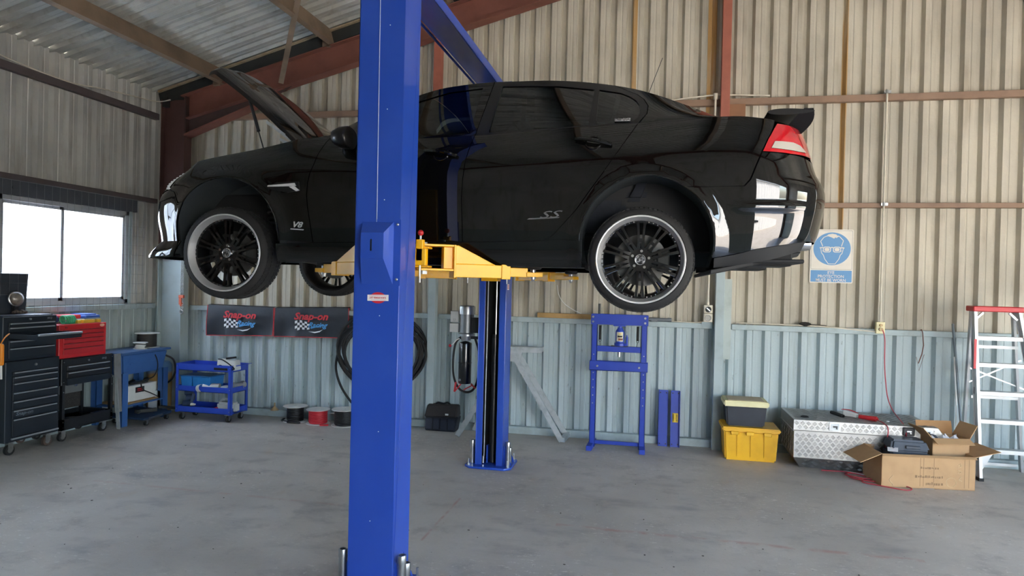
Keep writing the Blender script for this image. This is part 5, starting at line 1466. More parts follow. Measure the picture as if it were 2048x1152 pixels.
solo('hub_puller', mb, mat('greasy_blue_tool', '3a4a63', .5, wear='252c36'), 'greasy blue and black puller tool at the left of the bottom tray', 'tool')
solo('paper_tag', MB().hexa([(-5.84, 7.66, .185), (-5.78, 7.66, .19), (-5.78, 7.69, .19), (-5.84, 7.69, .185), (-5.83, 7.66, .215), (-5.775, 7.66, .205), (-5.775, 7.69, .205), (-5.83, 7.69, .215)]), M_WHITE, 'small white paper tag hanging off the puller on the cart', 'tag')
mb = MB()
for i in range(9): mb.cyl((-5.82 + .022 * i, 7.68 + .02 * (i % 3), .118), (-5.80 + .022 * i, 7.70 + .02 * (i % 3), .118), .007, 6)
solo('loose_bolts', mb, M_DARK, 'loose dark bolts scattered on the bottom tray of the cart', 'bolts', kind='stuff')

# ---------------------------------------------------------------- things on and by the back wall
ch = thing('lifting_chain', 'steel chain with orange hook hanging on the corner column', 'chain', (-6.245, 7.97, 1.30))
mb = MB(); z = 2.45; k = 0
while z > 1.42:
    for dx in (0, .028):
        a, b = (.010, .0) if (k % 2) else (.0, .010)
        mb.tube([(-6.25 + dx + a * math.cos(t), 7.97 + b * math.cos(t), z + .018 * math.sin(t)) for t in np.linspace(0, 2 * PI, 9)[:-1]], .0042, 5, True)
    z -= .026; k += 1
obj('links', mb, M_GALV, ch, kind='stuff')
obj('shortener_hook', MB().box((-6.275, 7.955, 1.56), (-6.205, 7.985, 1.60)).box((-6.27, 7.955, 1.47), (-6.235, 7.985, 1.57)).cyl((-6.24, 7.97, 1.45), (-6.24, 7.97, 1.50), .02, 10), mat('orange_paint', 'c4552f', .5), ch)
obj('ring', MB().tube([(-6.237 + .026 * math.cos(t), 7.97, 1.372 + .026 * math.sin(t)) for t in np.linspace(0, 2 * PI, 21)[:-1]], .009, 8, True), M_STEEL, ch)
def fender_cover(x0, x1, zt0, zt1, zb0, zb1, lab, grp):
    t = thing('fender_cover', lab, 'fender cover', ((x0 + x1) / 2, 8.12, zb0), 0, grp)
    rows = []
    for j in range(17):
        v = j / 16; r = []
        for i in range(31):
            u = i / 30
            zt, zb = zt0 + (zt1 - zt0) * u, zb0 + (zb1 - zb0) * u
            z = zt + (zb - zt) * v
            y = 8.175 - .012 * math.sin(u * 9 + v * 4) * v - .008 * math.sin(u * 23 + 1.3) * v - .02 * v
            r.append((x0 + (x1 - x0) * u, y, z))
        rows.append(r)
    mb = MB().grid(rows); mb.grid([[(p[0], p[1] + .012, p[2]) for p in r] for r in rows], True)
    # folded over the girt at the top
    mb.grid([rows[0], [(p[0], 8.25, p[2] + .012) for p in rows[0]]], True)
    obj('vinyl', mb, M_BLKFAB, t, smooth=60)
    pip = [rows[j][0] for j in range(17)] + rows[-1][1:-1] + [rows[16 - j][-1] for j in range(17)]
    obj('red_piping', MB().tube(pip, .005, 6), print_red, t)
    cx, cz = (x0 + x1) / 2 + .03, (zt0 + zb0 + zt1 + zb1) / 4; yy = 8.120
    tl_ = (zt1 - zt0) / (x1 - x0) * .6
    U = Vector((1, 0, tl_)).normalized(); V_ = Vector((-tl_, 0, 1)).normalized()
    obj('lettering', text_mb('Snap-on', .13, (cx - .01, yy, cz + .08), U, V_, .30, .0008, 1.15, bold=.004), print_red, t, smooth=0)
    # chequered flag, waving
    mb = MB()
    for a in range(6):
        for b in range(4):
            if (a + b) % 2: continue
            def fp(a, b):
                u = a / 6; return Vector((cx, yy - .001, cz)) + U * (-.235 + .21 * u) + V_ * (.02 + .012 * math.sin(u * 5) - .035 * b + .045 * (b / 4) * u)
            q = [fp(a, b + 1), fp(a + 1, b + 1), fp(a + 1, b), fp(a, b)]
            mb.hexa(q + [p + Vector((0, -.0008, 0)) for p in q])
    mb.prism([(-.04, -.115), (.05, -.135), (.12, -.12), (.17, -.085), (.12, -.105), (.05, -.118)], Vector((cx, yy - .001, cz)), U, V_, .0008)
    obj('chequered_flag', mb, print_white, t, smooth=0)
    mb = text_mb('Racing', .092, (cx + .085, yy - .002, cz - .03), U, V_, .45, .0008, 1.1, bold=.002)
    obj('script_lettering', mb, print_blue, t, smooth=0)
    mb = MB().prism([(.0, -.066), (.20, -.022), (.21, -.03), (.02, -.078)], Vector((cx - .02, yy - .001, cz)), U, V_, .0008)
    obj('underline', mb, print_blue, t, smooth=0)
    return t
fender_cover(-5.985, -4.985, 1.472, 1.462, 1.055, 1.085, 'black fender cover with red lettering hung on the girt nearer the corner', 'fender covers hung on the girt')
fender_cover(-4.965, -3.90, 1.462, 1.492, 1.08, 1.10, 'black fender cover with red lettering hung nearer the hoses', 'fender covers hung on the girt')
# hoses coiled on the wall
random.seed(5)
mb = MB(); P = []
cx, cz = -3.42, .98
for k in range(13):
    rx = .56 + random.uniform(-.06, .06); rzz = .42 + random.uniform(-.07, .07); dx, dz = random.uniform(-.03, .05), random.uniform(-.06, .02)
    yy = 8.16 - .016 * (k % 6) - random.uniform(0, .01)
    P = []
    for t in np.linspace(0, 2 * PI, 41)[:-1]:
        sag = .10 * max(0, -math.sin(t)) ** 2
        P.append((cx + dx + rx * math.cos(t), yy + .008 * math.sin(3 * t), cz + dz + rzz * math.sin(t) - sag))
    mb.tube(P, .0155, 7, True)
hz = thing('coiled_hose', 'bundle of black air hoses coiled on the back wall behind the hoist post', 'hose', (cx, 8.14, .4))
obj('hose_loops', mb, M_RUB, hz)
obj('hose_tail', MB().tube(smooth_path([(-4.0, 8.10, .95), (-4.02, 8.09, .70), (-3.93, 8.09, .45), (-3.72, 8.08, .22), (-3.50, 8.06, .17), (-3.40, 8.06, .16)]), .0155, 7), M_RUB, hz)
obj('hose_fitting', MB().cyl((-3.60, 8.09, 1.30), (-3.66, 8.09, 1.345), .022, 12), mat('yellow_fitting', 'd6b92c', .4), hz)
obj('spring_guard', MB().cyl((-3.66, 8.06, 1.12), (-3.70, 8.06, 1.22), .018, 10), M_STEEL, hz)
obj('wall_hook', MB().bar((-3.45, 8.268, 1.36), (-3.45, 8.05, 1.38), .03, .03), M_GALV, hz)
tp = thing('wall_tap', 'small chrome tap on the back wall inside the hose coil', 'tap', (-3.66, 8.2, .73))
obj('body', MB().cyl((-3.66, 8.27, .80), (-3.66, 8.15, .80), .016, 10).cyl((-3.66, 8.17, .80), (-3.64, 8.15, .74), .013, 10), M_STEEL, tp)
obj('handle', MB().bar((-3.70, 8.19, .83), (-3.62, 8.19, .83), .015, .012).cyl((-3.66, 8.19, .80), (-3.66, 8.19, .835), .007, 8), M_STEEL, tp)
# reels on the floor
reel('cable_reel', -4.545, 8.02, .0, .155, .10, .20, M_CBLK, 'black cable reel with white top flange, first from the blue cart', mat('flange_pale', 'dedcd6', .5), .0085, 'cable reels along the back wall')
reel('cable_reel', -4.20, 7.98, .0, .15, .112, .185, M_CRED, 'red cable reel on the floor between two black reels', MATS['flange_pale'], .0085, 'cable reels along the back wall')
reel('cable_reel', -3.83, 7.98, .0, .165, .122, .21, M_CBLK, 'fatter black cable reel beside the red one, nearest the hoist post', MATS['flange_pale'], .0085, 'cable reels along the back wall')
reel('cable_reel', -3.15, 8.08, .0, .12, .11, .26, M_CBLK, 'black cable reel mostly hidden behind the near hoist post, beside the tool bag', mat('flange_black', '1a1a1c', .5), .0085, 'cable reels along the back wall')
solo('cable_tail', MB().tube(smooth_path([(-4.57, 7.86, .011), (-4.40, 7.88, .011), (-4.68, 7.93, .011), (-4.72, 8.05, .011)]), .010, 7), M_CBLK, 'loose black cable end round the foot of the first black reel', 'cable')
solo('red_cable_tail', MB().bar((-4.10, 7.84, .012), (-4.0, 7.87, .012), .03, .02), M_CRED, 'short red cable end on the floor beside the red reel', 'cable')
solo('funnel', MB().lathe([(.055, 0), (.05, .01), (.012, .05), (.009, .10), (.006, .10), (.01, .05), (.052, 0)], (-4.93, 8.16, .091), Z3, 18), mat('tan_plastic', 'b59a72', .6), 'small tan funnel standing on the bottom plate left of the black reel', 'funnel')
# tool bag
tb_ = thing('tool_bag', 'black and navy canvas tool bag with pockets on the floor by the back wall', 'tool bag', (-2.56, 8.12, 0))
obj('body', MB().hexa([(-2.765, 8.02, 0), (-2.37, 8.02, 0), (-2.37, 8.18, 0), (-2.765, 8.18, 0), (-2.765, 8.04, .19), (-2.34, 8.04, .19), (-2.34, 8.18, .19), (-2.765, 8.18, .19)]), M_NAVY, tb_, bev=.012)
obj('flap', MB().hexa([(-2.775, 8.01, .17), (-2.355, 8.01, .185), (-2.345, 8.19, .185), (-2.775, 8.19, .17), (-2.75, 8.06, .325), (-2.35, 8.06, .33), (-2.35, 8.16, .33), (-2.75, 8.16, .325)]), mat('dark_brown_canvas', '2c2827', .85, bump=.3), tb_, bev=.015)
for i in range(4): obj('pocket', MB().box((-2.755 + i * .097, 8.005, .02), (-2.668 + i * .097, 8.03, .16)), mat('navy_pocket', '262c3a', .85), tb_, bev=.008)
obj('tag', MB().box((-2.50, 8.012, .205), (-2.46, 8.022, .225)), M_WHITE, tb_)
obj('handle', MB().tube(smooth_path([(-2.66, 8.10, .32), (-2.62, 8.10, .345), (-2.55, 8.10, .335), (-2.50, 8.10, .35), (-2.46, 8.10, .325)]), .012, 8), M_BLACK, tb_)
# galvanised trestle
ts = thing('steel_trestle', 'galvanised steel trestle with sloping channel legs behind the far hoist post', 'trestle', (-1.62, 7.95, 0))
obj('top_bar', MB().box((-1.70, 7.90, 1.045), (-1.285, 8.05, 1.05)).box((-1.70, 7.90, 1.05), (-1.285, 7.905, 1.11)).box((-1.70, 8.045, 1.05), (-1.285, 8.05, 1.11)).box((-1.70, 7.90, 1.105), (-1.285, 8.05, 1.112)), M_GALV, ts, bev=.002)
def chan(p, q, w=.065):
    return MB().bar(p, q, w, .006, up=(0, 1, 0)).bar(Vector(p) + Vector((.027, .02, 0)), Vector(q) + Vector((.027, .02, 0)), .006, .05, up=(0, 1, 0)).bar(Vector(p) + Vector((-.027, .02, 0)), Vector(q) + Vector((-.027, .02, 0)), .006, .05, up=(0, 1, 0))
obj('leg', chan((-1.66, 7.93, 1.05), (-1.02, 7.88, .02)), M_GALV, ts)
obj('leg', chan((-1.62, 8.03, 1.05), (-1.00, 8.17, .02)), M_GALV, ts)
obj('leg', chan((-1.66, 7.92, 1.05), (-2.27, 7.78, .02)), M_GALV, ts)
obj('leg', chan((-1.68, 8.03, 1.05), (-2.15, 8.12, .02)), M_GALV, ts)
obj('cross_tie', MB().bar((-1.01, 7.86, .04), (-.985, 8.19, .04), .06, .05), M_GALV, ts)
obj('bracket', MB().prism([(-1.70, 1.05), (-1.52, 1.05), (-1.56, .93), (-1.66, .93)], (0, 7.905, 0), X3, Z3, .01).cyl((-1.6, 7.90, .98), (-1.6, 7.885, .98), .016, 10), M_GALV, ts)
# shop press
pr_ = thing('shop_press', 'blue hydraulic shop press frame with bottle jack standing at the back wall', 'shop press', (-.37, 7.76, 0))
for x in (-.685, -.125):
    obj('upright', MB().box((x, 7.74, .02), (x + .065, 7.746, 1.54)).box((x, 7.74, .02), (x + .006, 7.80, 1.54)).box((x + .059, 7.74, .02), (x + .065, 7.80, 1.54)), M_BLUE2, pr_)
    obj('foot', MB().box((x - .0, 7.50, 0.0), (x + .065, 8.0, .012)).hexa([(x, 7.50, .012), (x + .008, 7.50, .012), (x + .008, 8.0, .012), (x, 8.0, .012), (x, 7.50, .05), (x + .008, 7.50, .05), (x + .008, 8.0, .05), (x, 8.0, .05)]) if False else MB().hexa([(x + (-.02 if x < -.4 else .01), 7.60, 0), (x + (.04 if x < -.4 else .075), 7.60, 0), (x + .065, 7.98, 0), (x, 7.98, 0), (x + (-.02 if x < -.4 else .01), 7.60, .055), (x + (.04 if x < -.4 else .075), 7.60, .055), (x + .065, 7.98, .07), (x, 7.98, .07)]), M_BLUE2, pr_, bev=.003)
obj('bottom_rail', MB().box((-.63, 7.76, .05), (-.11, 7.79, .09)), M_BLUE2, pr_, bev=.002)
obj('top_beam', MB().box((-.695, 7.73, 1.425), (-.05, 7.74, 1.54)).box((-.695, 7.80, 1.425), (-.05, 7.81, 1.54)).box((-.69, 7.73, 1.535), (-.055, 7.81, 1.545)), M_BLUE2, pr_, bev=.003)
obj('bed_beam', MB().box((-.70, 7.725, .90), (-.045, 7.735, 1.005)).box((-.70, 7.81, .90), (-.045, 7.82, 1.005)).box((-.70, 7.725, .998), (-.045, 7.755, 1.006)).box((-.70, 7.725, .90), (-.045, 7.755, .908)), M_BLUE2, pr_, bev=.003)
obj('moving_beam', MB().box((-.67, 7.745, 1.115), (-.085, 7.795, 1.18)), M_BLUE2, pr_, bev=.003)
obj('jack_seat', MB().box((-.46, 7.72, 1.178), (-.27, 7.82, 1.186)), M_BLACK, pr_)
obj('ram_pin', MB().cyl((-.37, 7.77, 1.06), (-.37, 7.77, 1.115), .018, 14), M_STEEL, pr_)
obj('head_plate', MB().box((-.44, 7.73, 1.41), (-.30, 7.81, 1.425)), M_BLUE2, pr_)
obj('pump_handle_tube', MB().cyl((-.605, 7.78, 1.54), (-.605, 7.78, 1.66), .014, 12), M_BLACK, pr_)
for x in (-.67, -.085):
    for z in (1.51, 1.455): obj('bolt', MB().cyl((x, 7.73, z), (x, 7.715, z), .013, 6), M_STEEL, pr_)
for x in (-.61, -.14): obj('bolt', MB().cyl((x, 7.725, .95), (x, 7.71, .95), .013, 6), M_STEEL, pr_)
for x in (-.665, -.10):
    for z in (.87, .79, .70, .61, .52, 1.08): obj('pin_hole', MB().cyl((x + .01, 7.741, z), (x + .01, 7.737, z), .007, 8), M_STEEL, pr_)
for x, x2 in ((-.59, -.585), (-.165, -.175)):
    pts = [(x + .013 * math.cos(t), 7.77 + .013 * math.sin(t), 1.41 - .16 * t / (2 * PI * 22)) for t in np.linspace(0, 2 * PI * 22, 220)]
    mb = MB().tube(pts, .0035, 5); mb.tube([(x + .012 * math.cos(t), 7.77, 1.24 + .012 * math.sin(t)) for t in np.linspace(0, 2 * PI, 13)[:-1]], .003, 5, True); mb.cyl((x, 7.77, 1.228), (x2, 7.77, 1.17), .003, 6)
    obj('return_spring', mb, M_DARK, pr_)
bj = obj('bottle_jack', MB().lathe([(0, 0), (.062, 0), (.062, .03), (.05, .04), (.05, .16), (.046, .175), (.034, .19), (.03, .20), (.03, .21), (.018, .212), (.018, .225), (0, .225)], (-.365, 7.77, 1.186), Z3, 28), M_BLUE2, pr_)
obj('jack_pump', MB().cyl((-.285, 7.76, 1.19), (-.285, 7.76, 1.29), .014, 12).cyl((-.285, 7.76, 1.29), (-.285, 7.76, 1.31), .008, 10).bar((-.33, 7.765, 1.20), (-.28, 7.765, 1.20), .03, .03), M_BLUE2, bj)
def curved_label(c, r, z0, z1, a0, a1, m, name, parent):
    rows = [[(c[0] + r * math.sin(a), c[1] - r * math.cos(a), z) for z in (z0, z1)] for a in np.linspace(a0, a1, 12)]
    obj(name, MB().grid(rows), m, parent)
curved_label((-.365, 7.77), .0508, 1.24, 1.345, -.75, .85, mat('jack_label_cream', 'd9d3b8', .5), 'jack_label', bj)
curved_label((-.365, 7.77), .0512, 1.285, 1.305, -.5, .6, print_black, 'label_band', bj)
curved_label((-.365, 7.77), .0513, 1.318, 1.328, -.3, .4, mat('label_yellow', 'd8b53c', .5), 'label_band', bj)
curved_label((-.365, 7.77), .0512, 1.25, 1.275, -.3, .75, mat('label_brown', '7b4a3a', .5), 'label_band', bj)
# two channel pieces leaning on the wall
def channel_piece(x0, x1, lab, stick):
    t = thing('press_channel', lab, 'steel channel', ((x0 + x1) / 2, 8.12, 0), 0, 'blue channel offcuts leaning on the wall')
    yb, yt = 8.09, 8.20
    def P(x, z, d): return (x, yb + (yt - yb) * z / .645 - d, z)
    mb = MB().hexa([P(x0, 0, 0), P(x1, 0, 0), P(x1, 0, -.006), P(x0, 0, -.006), P(x0, .645, 0), P(x1, .645, 0), P(x1, .645, -.006), P(x0, .645, -.006)])
    for x in (x0, x1 - .006):
        d = .035 if stick else -.04
        mb.hexa([P(x, 0, 0), P(x + .006, 0, 0), P(x + .006, 0, d), P(x, 0, d), P(x, .645, 0), P(x + .006, .645, 0), P(x + .006, .645, d), P(x, .645, d)])
    c = obj('web', mb, M_BLUE2, t)
    for x in (x0 + .02, x1 - .02):
        for z in (.03, .615): obj('bolt_hole', MB().cyl(P(x, z, .003), P(x, z, -.001), .008, 8), M_BLACK, t)
    if stick:
        s = obj('warning_sticker', MB().hexa([P(x0 + .02, .28, .002), P(x1 - .02, .28, .002), P(x1 - .02, .28, -.001), P(x0 + .02, .28, -.001), P(x0 + .02, .385, .002), P(x1 - .02, .385, .002), P(x1 - .02, .385, -.001), P(x0 + .02, .385, -.001)]), mat('sticker_yellow', 'e8c21f', .5), t)
        tilt = Vector((0, yt - yb, .645)).normalized()
        obj('sticker_lettering', text_mb('10 TON', .026, P(x1 - .034, .3325, .003), tilt, Vector((-1, 0, 0)), 0, .0004, .9, bold=.0006), print_black, s, smooth=0)
        obj('sticker_rule', MB().box((x0 + .026, 8.137, .29), (x0 + .03, 8.14, .375)).box((x0 + .034, 8.137, .29), (x0 + .037, 8.14, .375)), print_black, s)
channel_piece(.09, .20, 'plain blue steel channel offcut leaning on the wall next to the press', False)
channel_piece(.232, .338, 'blue steel channel offcut with a yellow sticker leaning on the wall', True)
# timber, tools on girts
solo('timber_plank', MB().hexa([(-1.40, 8.19, 1.456), (-.69, 8.19, 1.456), (-.69, 8.262, 1.456), (-1.40, 8.262, 1.456), (-1.40, 8.19, 1.515), (-.69, 8.19, 1.512), (-.69, 8.262, 1.512), (-1.40, 8.262, 1.515)]), M_WOOD, 'rough pine plank lying on the lower girt left of the press', 'plank', bev=.003)
solo('caulking_gun', MB().cyl((-.05, 8.22, 1.478), (.17, 8.22, 1.478), .022, 14).cyl((.17, 8.22, 1.478), (.215, 8.22, 1.478), .026, 14).bar((-.02, 8.2, 1.47), (.05, 8.2, 1.46), .03, .02), mat('grey_tube', '6f7478', .5), 'grey sealant tube lying on the lower girt right of the press', 'tube')
solo('wall_lead', MB().tube(smooth_path([(.20, 8.21, 1.465), (.35, 8.205, 1.462), (.5, 8.205, 1.460), (.585, 8.20, 1.475)]), .005, 6), M_CONDUIT, 'thin pale lead along the girt between press and switch', 'cable')
solo('white_drop_lead', MB().tube(smooth_path([(-1.16, 8.18, 1.86), (-1.14, 8.18, 1.75), (-1.07, 8.18, 1.64), (-.95, 8.19, 1.56), (-.86, 8.2, 1.52)]), .006, 6), M_WHITE, 'white lead curving down to the plank beneath the far hoist arm', 'cable')
sw_ = thing('switched_outlet', 'cream three-phase switch and socket at the foot of the wall conduit', 'switch', (.63, 8.1, 1.47))
obj('conduit', MB().cyl((.62, 8.13, 1.68), (.645, 8.13, 4.11), .0125, 12).cyl((.622, 8.13, 1.675), (.622, 8.13, 1.71), .018, 12).cyl((.645, 8.13, 4.06), (.645, 8.13, 4.13), .024, 12), M_CONDUIT, sw_)
obj('switch_body', MB().box((.575, 8.10, 1.578), (.675, 8.19, 1.672)), M_CONDUIT, sw_, bev=.006)
obj('socket_body', MB().box((.575, 8.10, 1.474), (.675, 8.19, 1.574)), M_CONDUIT, sw_, bev=.006)
mb = MB().cyl((.625, 8.10, 1.622), (.625, 8.094, 1.622), .034, 24); d = obj('switch_knob', mb, M_DARK, sw_)
obj('knob_bar', MB().bar((.605, 8.090, 1.64), (.645, 8.090, 1.604), .012, .012), M_STEEL, d)
obj('socket_face', MB().lathe([(0, .004), (.026, .006), (.03, .014), (.038, .014), (.038, 0)], (.625, 8.10, 1.522), (0, -1, 0), 24), mat('grey_socket', 'a9a69c', .5), sw_)
obj('back_plate', MB().box((.56, 8.19, 1.40), (.68, 8.20, 1.47)), M_GIRTL, sw_)
ol = thing('power_outlet', 'cream double power point on the lower girt above the checker plate box', 'power point', (2.475, 8.15, 1.41))
obj('plate', MB().box((2.43, 8.15, 1.41), (2.52, 8.20, 1.54)), M_CREAM, ol, bev=.004)
obj('plug', MB().cyl((2.475, 8.15, 1.46), (2.475, 8.125, 1.46), .02, 14).cyl((2.475, 8.15, 1.505), (2.475, 8.13, 1.505), .016, 14), mat('tan_plug', 'b59a6a', .5), ol)
obj('conduit', MB().cyl((2.475, 8.17, 1.54), (2.478, 8.17, 4.13), .0105, 12), M_CONDUIT, ol)
for z in (2.85, 4.10): obj('conduit_clip', MB().box((2.45, 8.17, z - .015), (2.52, 8.20, z + .015)).cyl((2.477, 8.17, z - .02), (2.477, 8.17, z + .02), .015, 10), M_STEEL, ol)
solo('girt_conduit', MB().tube(smooth_path([(.95, 8.19, 1.475), (1.3, 8.19, 1.473), (1.8, 8.19, 1.468), (2.05, 8.19, 1.455), (2.25, 8.19, 1.44), (2.43, 8.18, 1.43)]), .007, 6), M_CONDUIT, 'pale lead along the lower girt leading to the power point', 'cable')
solo('upper_conduit', MB().tube([(.0, 8.17, 4.06), (.35, 8.17, 4.10), (.65, 8.15, 4.12), (1.2, 8.18, 4.105), (1.25, 8.18, 4.10)], .009, 6), M_CONDUIT, 'pale conduit running along the upper girt past the red post', 'conduit')
bh = thing('wire_brush', 'dark dusty hand brush lying on the lower girt right of the wall post', 'brush', (1.78, 8.22, 1.456))
obj('bristles', MB().sphere((1.70, 8.20, 1.485), .035, 12, (1.9, .8, .75)), mat('dark_bristle', '2e2a27', .95, bump=.8, bscale=80), bh)
obj('handle', MB().bar((1.74, 8.21, 1.478), (1.93, 8.22, 1.466), .035, .02), mat('old_brush_wood', '4d463f', .8), bh, bev=.004)
mb = MB()
for x in (.97, 1.06, 1.12, 2.30, 2.34, 2.38, 2.41): mb.sphere((x, 8.205, 1.463), .009, 8)
solo('girt_oddments', mb, M_STEEL, 'tiny bright screws left lying along the lower girt', 'screws', kind='stuff')
solo('wire_hook', MB().tube([(2.90, 8.22, 1.46), (2.90, 8.19, 1.47), (2.905, 8.17, 1.44), (2.905, 8.135, 1.30), (2.89, 8.135, 1.20), (2.86, 8.14, 1.10)], .005, 6).tube([(2.92, 8.15, 1.20), (2.87, 8.145, 1.02), (2.84, 8.145, 1.17)], .0025, 5), mat('rusty_wire', '6b4436', .8), 'rusty bent wire hanging from the lower girt right of the power point', 'wire')
# eye protection sign
sg = thing('safety_sign', 'blue and white eye protection sign on the back wall below the exhaust', 'sign', (1.97, 8.25, 1.96))
SY = 8.255
sx0, sx1, sz0, sz1 = 1.742, 2.202, 1.962, 2.573
obj('board', MB().prism(rrect(sx0, sz0, sx1, sz1, .015), (0, SY + .004, 0), X3, Z3, .004), sign_white, sg)
obj('border_line', MB().prism(rrect(sx0 + .012, 2.118, sx1 - .012, sz1 - .012, .012), (0, SY + .0002, 0), X3, Z3, .0006), mat('sign_line', '8d8f8c', .6), sg)
obj('picture_field', MB().prism(rrect(sx0 + .015, 2.121, sx1 - .015, sz1 - .015, .010), (0, SY - .0003, 0), X3, Z3, .0006), sign_white, sg)
obj('blue_disc', MB().prism(ell(1.975, 2.352, .198, .187, 48), (0, SY - .0008, 0), X3, Z3, .0006), sign_blue, sg)
hc = (1.975, 2.352)
def S2(p): return (hc[0] + p[0] * .198, hc[1] + p[1] * .187)
def stroke(mb, pts, w, closed=False, y=SY - .0016):
    pts = [S2(p) for p in pts]
    for a, b in zip(pts, pts[1:] + (pts[:1] if closed else [])):
        mb.bar((a[0], y, a[1]), (b[0], y, b[1]), .0006, w, up=Vector((b[0] - a[0], 0, b[1] - a[1])).cross(Y3))
face = MB()
stroke(face, [(-.50, .15), (-.62, .45), (-.45, .70), (-.28, .78), (-.20, .86)], .008)
stroke(face, [(.50, .15), (.60, .50), (.40, .74), (.30, .80)], .008)
stroke(face, [(-.62, .10), (-.56, -.25), (-.45, -.40), (-.38, -.62), (-.18, -.92), (.18, -.92), (.38, -.62), (.45, -.38), (.54, -.28), (.62, .10)], .007)
face.prism([S2(p) for p in ((-.34, .74), (-.20, .88), (0, .92), (.2, .88), (.34, .74), (.22, .66), (.16, .70), (.10, .62), (-.05, .70), (-.22, .76))], (0, SY - .0014, 0), X3, Z3, .0006)
obj('face_outline', face, sign_white, sg, smooth=0)
gl = MB()
for s in (-1, 1):
    gl.prism([S2(p) for p in rrect(s * .27 - .22, -.22, s * .27 + .22, .13, .12)], (0, SY - .0014, 0), X3, Z3, .0006)
    stroke(gl, [(s * .48, .08), (s * .66, .05)], .012); stroke(gl, [(s * .44, -.02), (s * .5, -.16)], .008)
stroke(gl, [(-.06, .08), (.06, .08)], .012)
g = obj('goggles', gl, sign_white, sg, smooth=0)
gl = MB()
for s in (-1, 1): gl.prism([S2(p) for p in rrect(s * .27 - .17, -.18, s * .27 + .17, .08, .10)], (0, SY - .0021, 0), X3, Z3, .0004)
obj('goggle_line', gl, sign_blue, g, smooth=0)
gl = MB()
for s in (-1, 1): gl.prism([S2(p) for p in rrect(s * .27 - .13, -.15, s * .27 + .13, .06, .08)], (0, SY - .0026, 0), X3, Z3, .0004)
obj('goggle_lens', gl, sign_white, g, smooth=0)
obj('text_panel', MB().prism(rrect(sx0 + .012, sz0 + .012, sx1 - .012, 2.106, .006), (0, SY - .0004, 0), X3, Z3, .0006), sign_blue, sg)
for k, tx in enumerate(('EYE', 'PROTECTION', 'MUST BE WORN')):
    obj('lettering', text_mb(tx, .047, (1.970, SY - .0012, 2.079 - .043 * k), X3, Z3, 0, .0004, (1.0, .96, .92)[k], bold=.0006), sign_white, sg, smooth=0)

# ---------------------------------------------------------------- storage along the back wall, right part
def tub(name, x0, x1, y0, y1, z0, z1, m, mlid, lab, lidh, ribs=False, rotz=0):
    t = thing(name, lab, 'storage tub', ((x0 + x1) / 2, (y0 + y1) / 2, z0))
    dx = .02
    obj('body', MB().hexa([(x0 + dx, y0 + dx, z0), (x1 - dx, y0 + dx, z0), (x1 - dx, y1 - dx, z0), (x0 + dx, y1 - dx, z0), (x0, y0, z1), (x1, y0, z1), (x1, y1, z1), (x0, y1, z1)]), m, t, bev=.015, seg=2)
    if lidh: obj('lid', MB().box((x0 - .02, y0 - .02, z1 - .005), (x1 + .02, y1 + .02, z1 + lidh)), mlid, t, bev=.012, seg=2)
    return t
yt_ = tub('storage_tub', .79, 1.355, 7.66, 8.06, 0, .325, M_TUBY, M_TUBY, 'yellow plastic tub on the floor beneath the dark tub', .04)
for x in (.93, 1.07, 1.21): obj('rib', MB().hexa([(x, 7.668, .05), (x + .02, 7.668, .05), (x + .02, 7.70, .05), (x, 7.70, .05), (x - .005, 7.650, .30), (x + .025, 7.650, .30), (x + .025, 7.68, .30), (x - .005, 7.68, .30)]), M_TUBY, yt_)
for x in (.86, 1.02, 1.2): obj('lid_tab', MB().box((x, 7.632, .285), (x + .08, 7.645, .325)), M_TUBY, yt_, bev=.004)
dt = tub('storage_tub', .805, 1.235, 7.70, 8.04, .366, .59, M_TUBB, M_CREAM, 'dark blue-grey tub with cream lid stacked on the yellow tub', .055)
obj('lid_panel', MB().box((.83, 7.72, .645), (1.21, 8.02, .652)), mat('lid_dusty', 'b7aa90', .8, wear='a1947a'), dt, bev=.003)
# checker plate box
cb = thing('checker_plate_toolbox', 'aluminium checker plate truck toolbox on the floor along the back wall', 'toolbox', (2.15, 7.82, 0))
mb = MB().hexa([(1.56, 7.60, .0), (2.80, 7.60, .0), (2.80, 8.08, .0), (1.56, 8.08, .0), (1.47, 7.47, .13), (2.89, 7.47, .13), (2.89, 8.16, .13), (1.47, 8.16, .13)])
mb.box((1.47, 7.47, .13), (2.89, 8.16, .405))
obj('body', mb, M_CHECK, cb, smooth=20)
mb = MB().box((1.455, 7.455, .405), (2.905, 8.17, .415)).hexa([(1.46, 7.46, .415), (2.90, 7.46, .415), (2.90, 8.165, .415), (1.46, 8.165, .415), (1.462, 7.462, .525), (2.82, 7.462, .525), (2.82, 8.163, .525), (1.462, 8.163, .525)])
lid = obj('lid', mb, M_CHECK, cb, bev=.003)
tread = MB(); i = 0
def lozenge(mb, c, u, v, n, k):
    """five-bar tread pattern: short raised bars, turned by turns"""
    a = u + v if k else u - v; a = a.normalized(); b = n.cross(a)
    for j in (-2, -1, 0, 1, 2):
        p = c + b * j * .0075
        mb.hexa([p - a * .017 - b * .0022, p + a * .017 - b * .0022, p + a * .017 + b * .0022, p - a * .017 + b * .0022, p - a * .013 - b * .001 + n * .003, p + a * .013 - b * .001 + n * .003, p + a * .013 + b * .001 + n * .003, p - a * .013 + b * .001 + n * .003])
def tread_face(mb, o, u, v, L, H):
    o = Vector(o); u = Vector(u); v = Vector(v).normalized(); n = u.cross(v); j = 0
    z = .03
    while z < H - .02:
        x = .03 + (.0 if j % 2 else .03); k = 0
        while x < L - .025:
            lozenge(mb, o + u * x + v * z, u, v, n, (j + k) % 2); x += .058; k += 1
        z += .04; j += 1
tread_face(tread, (1.47, 7.469, .13), X3, Z3, 1.42, .28)
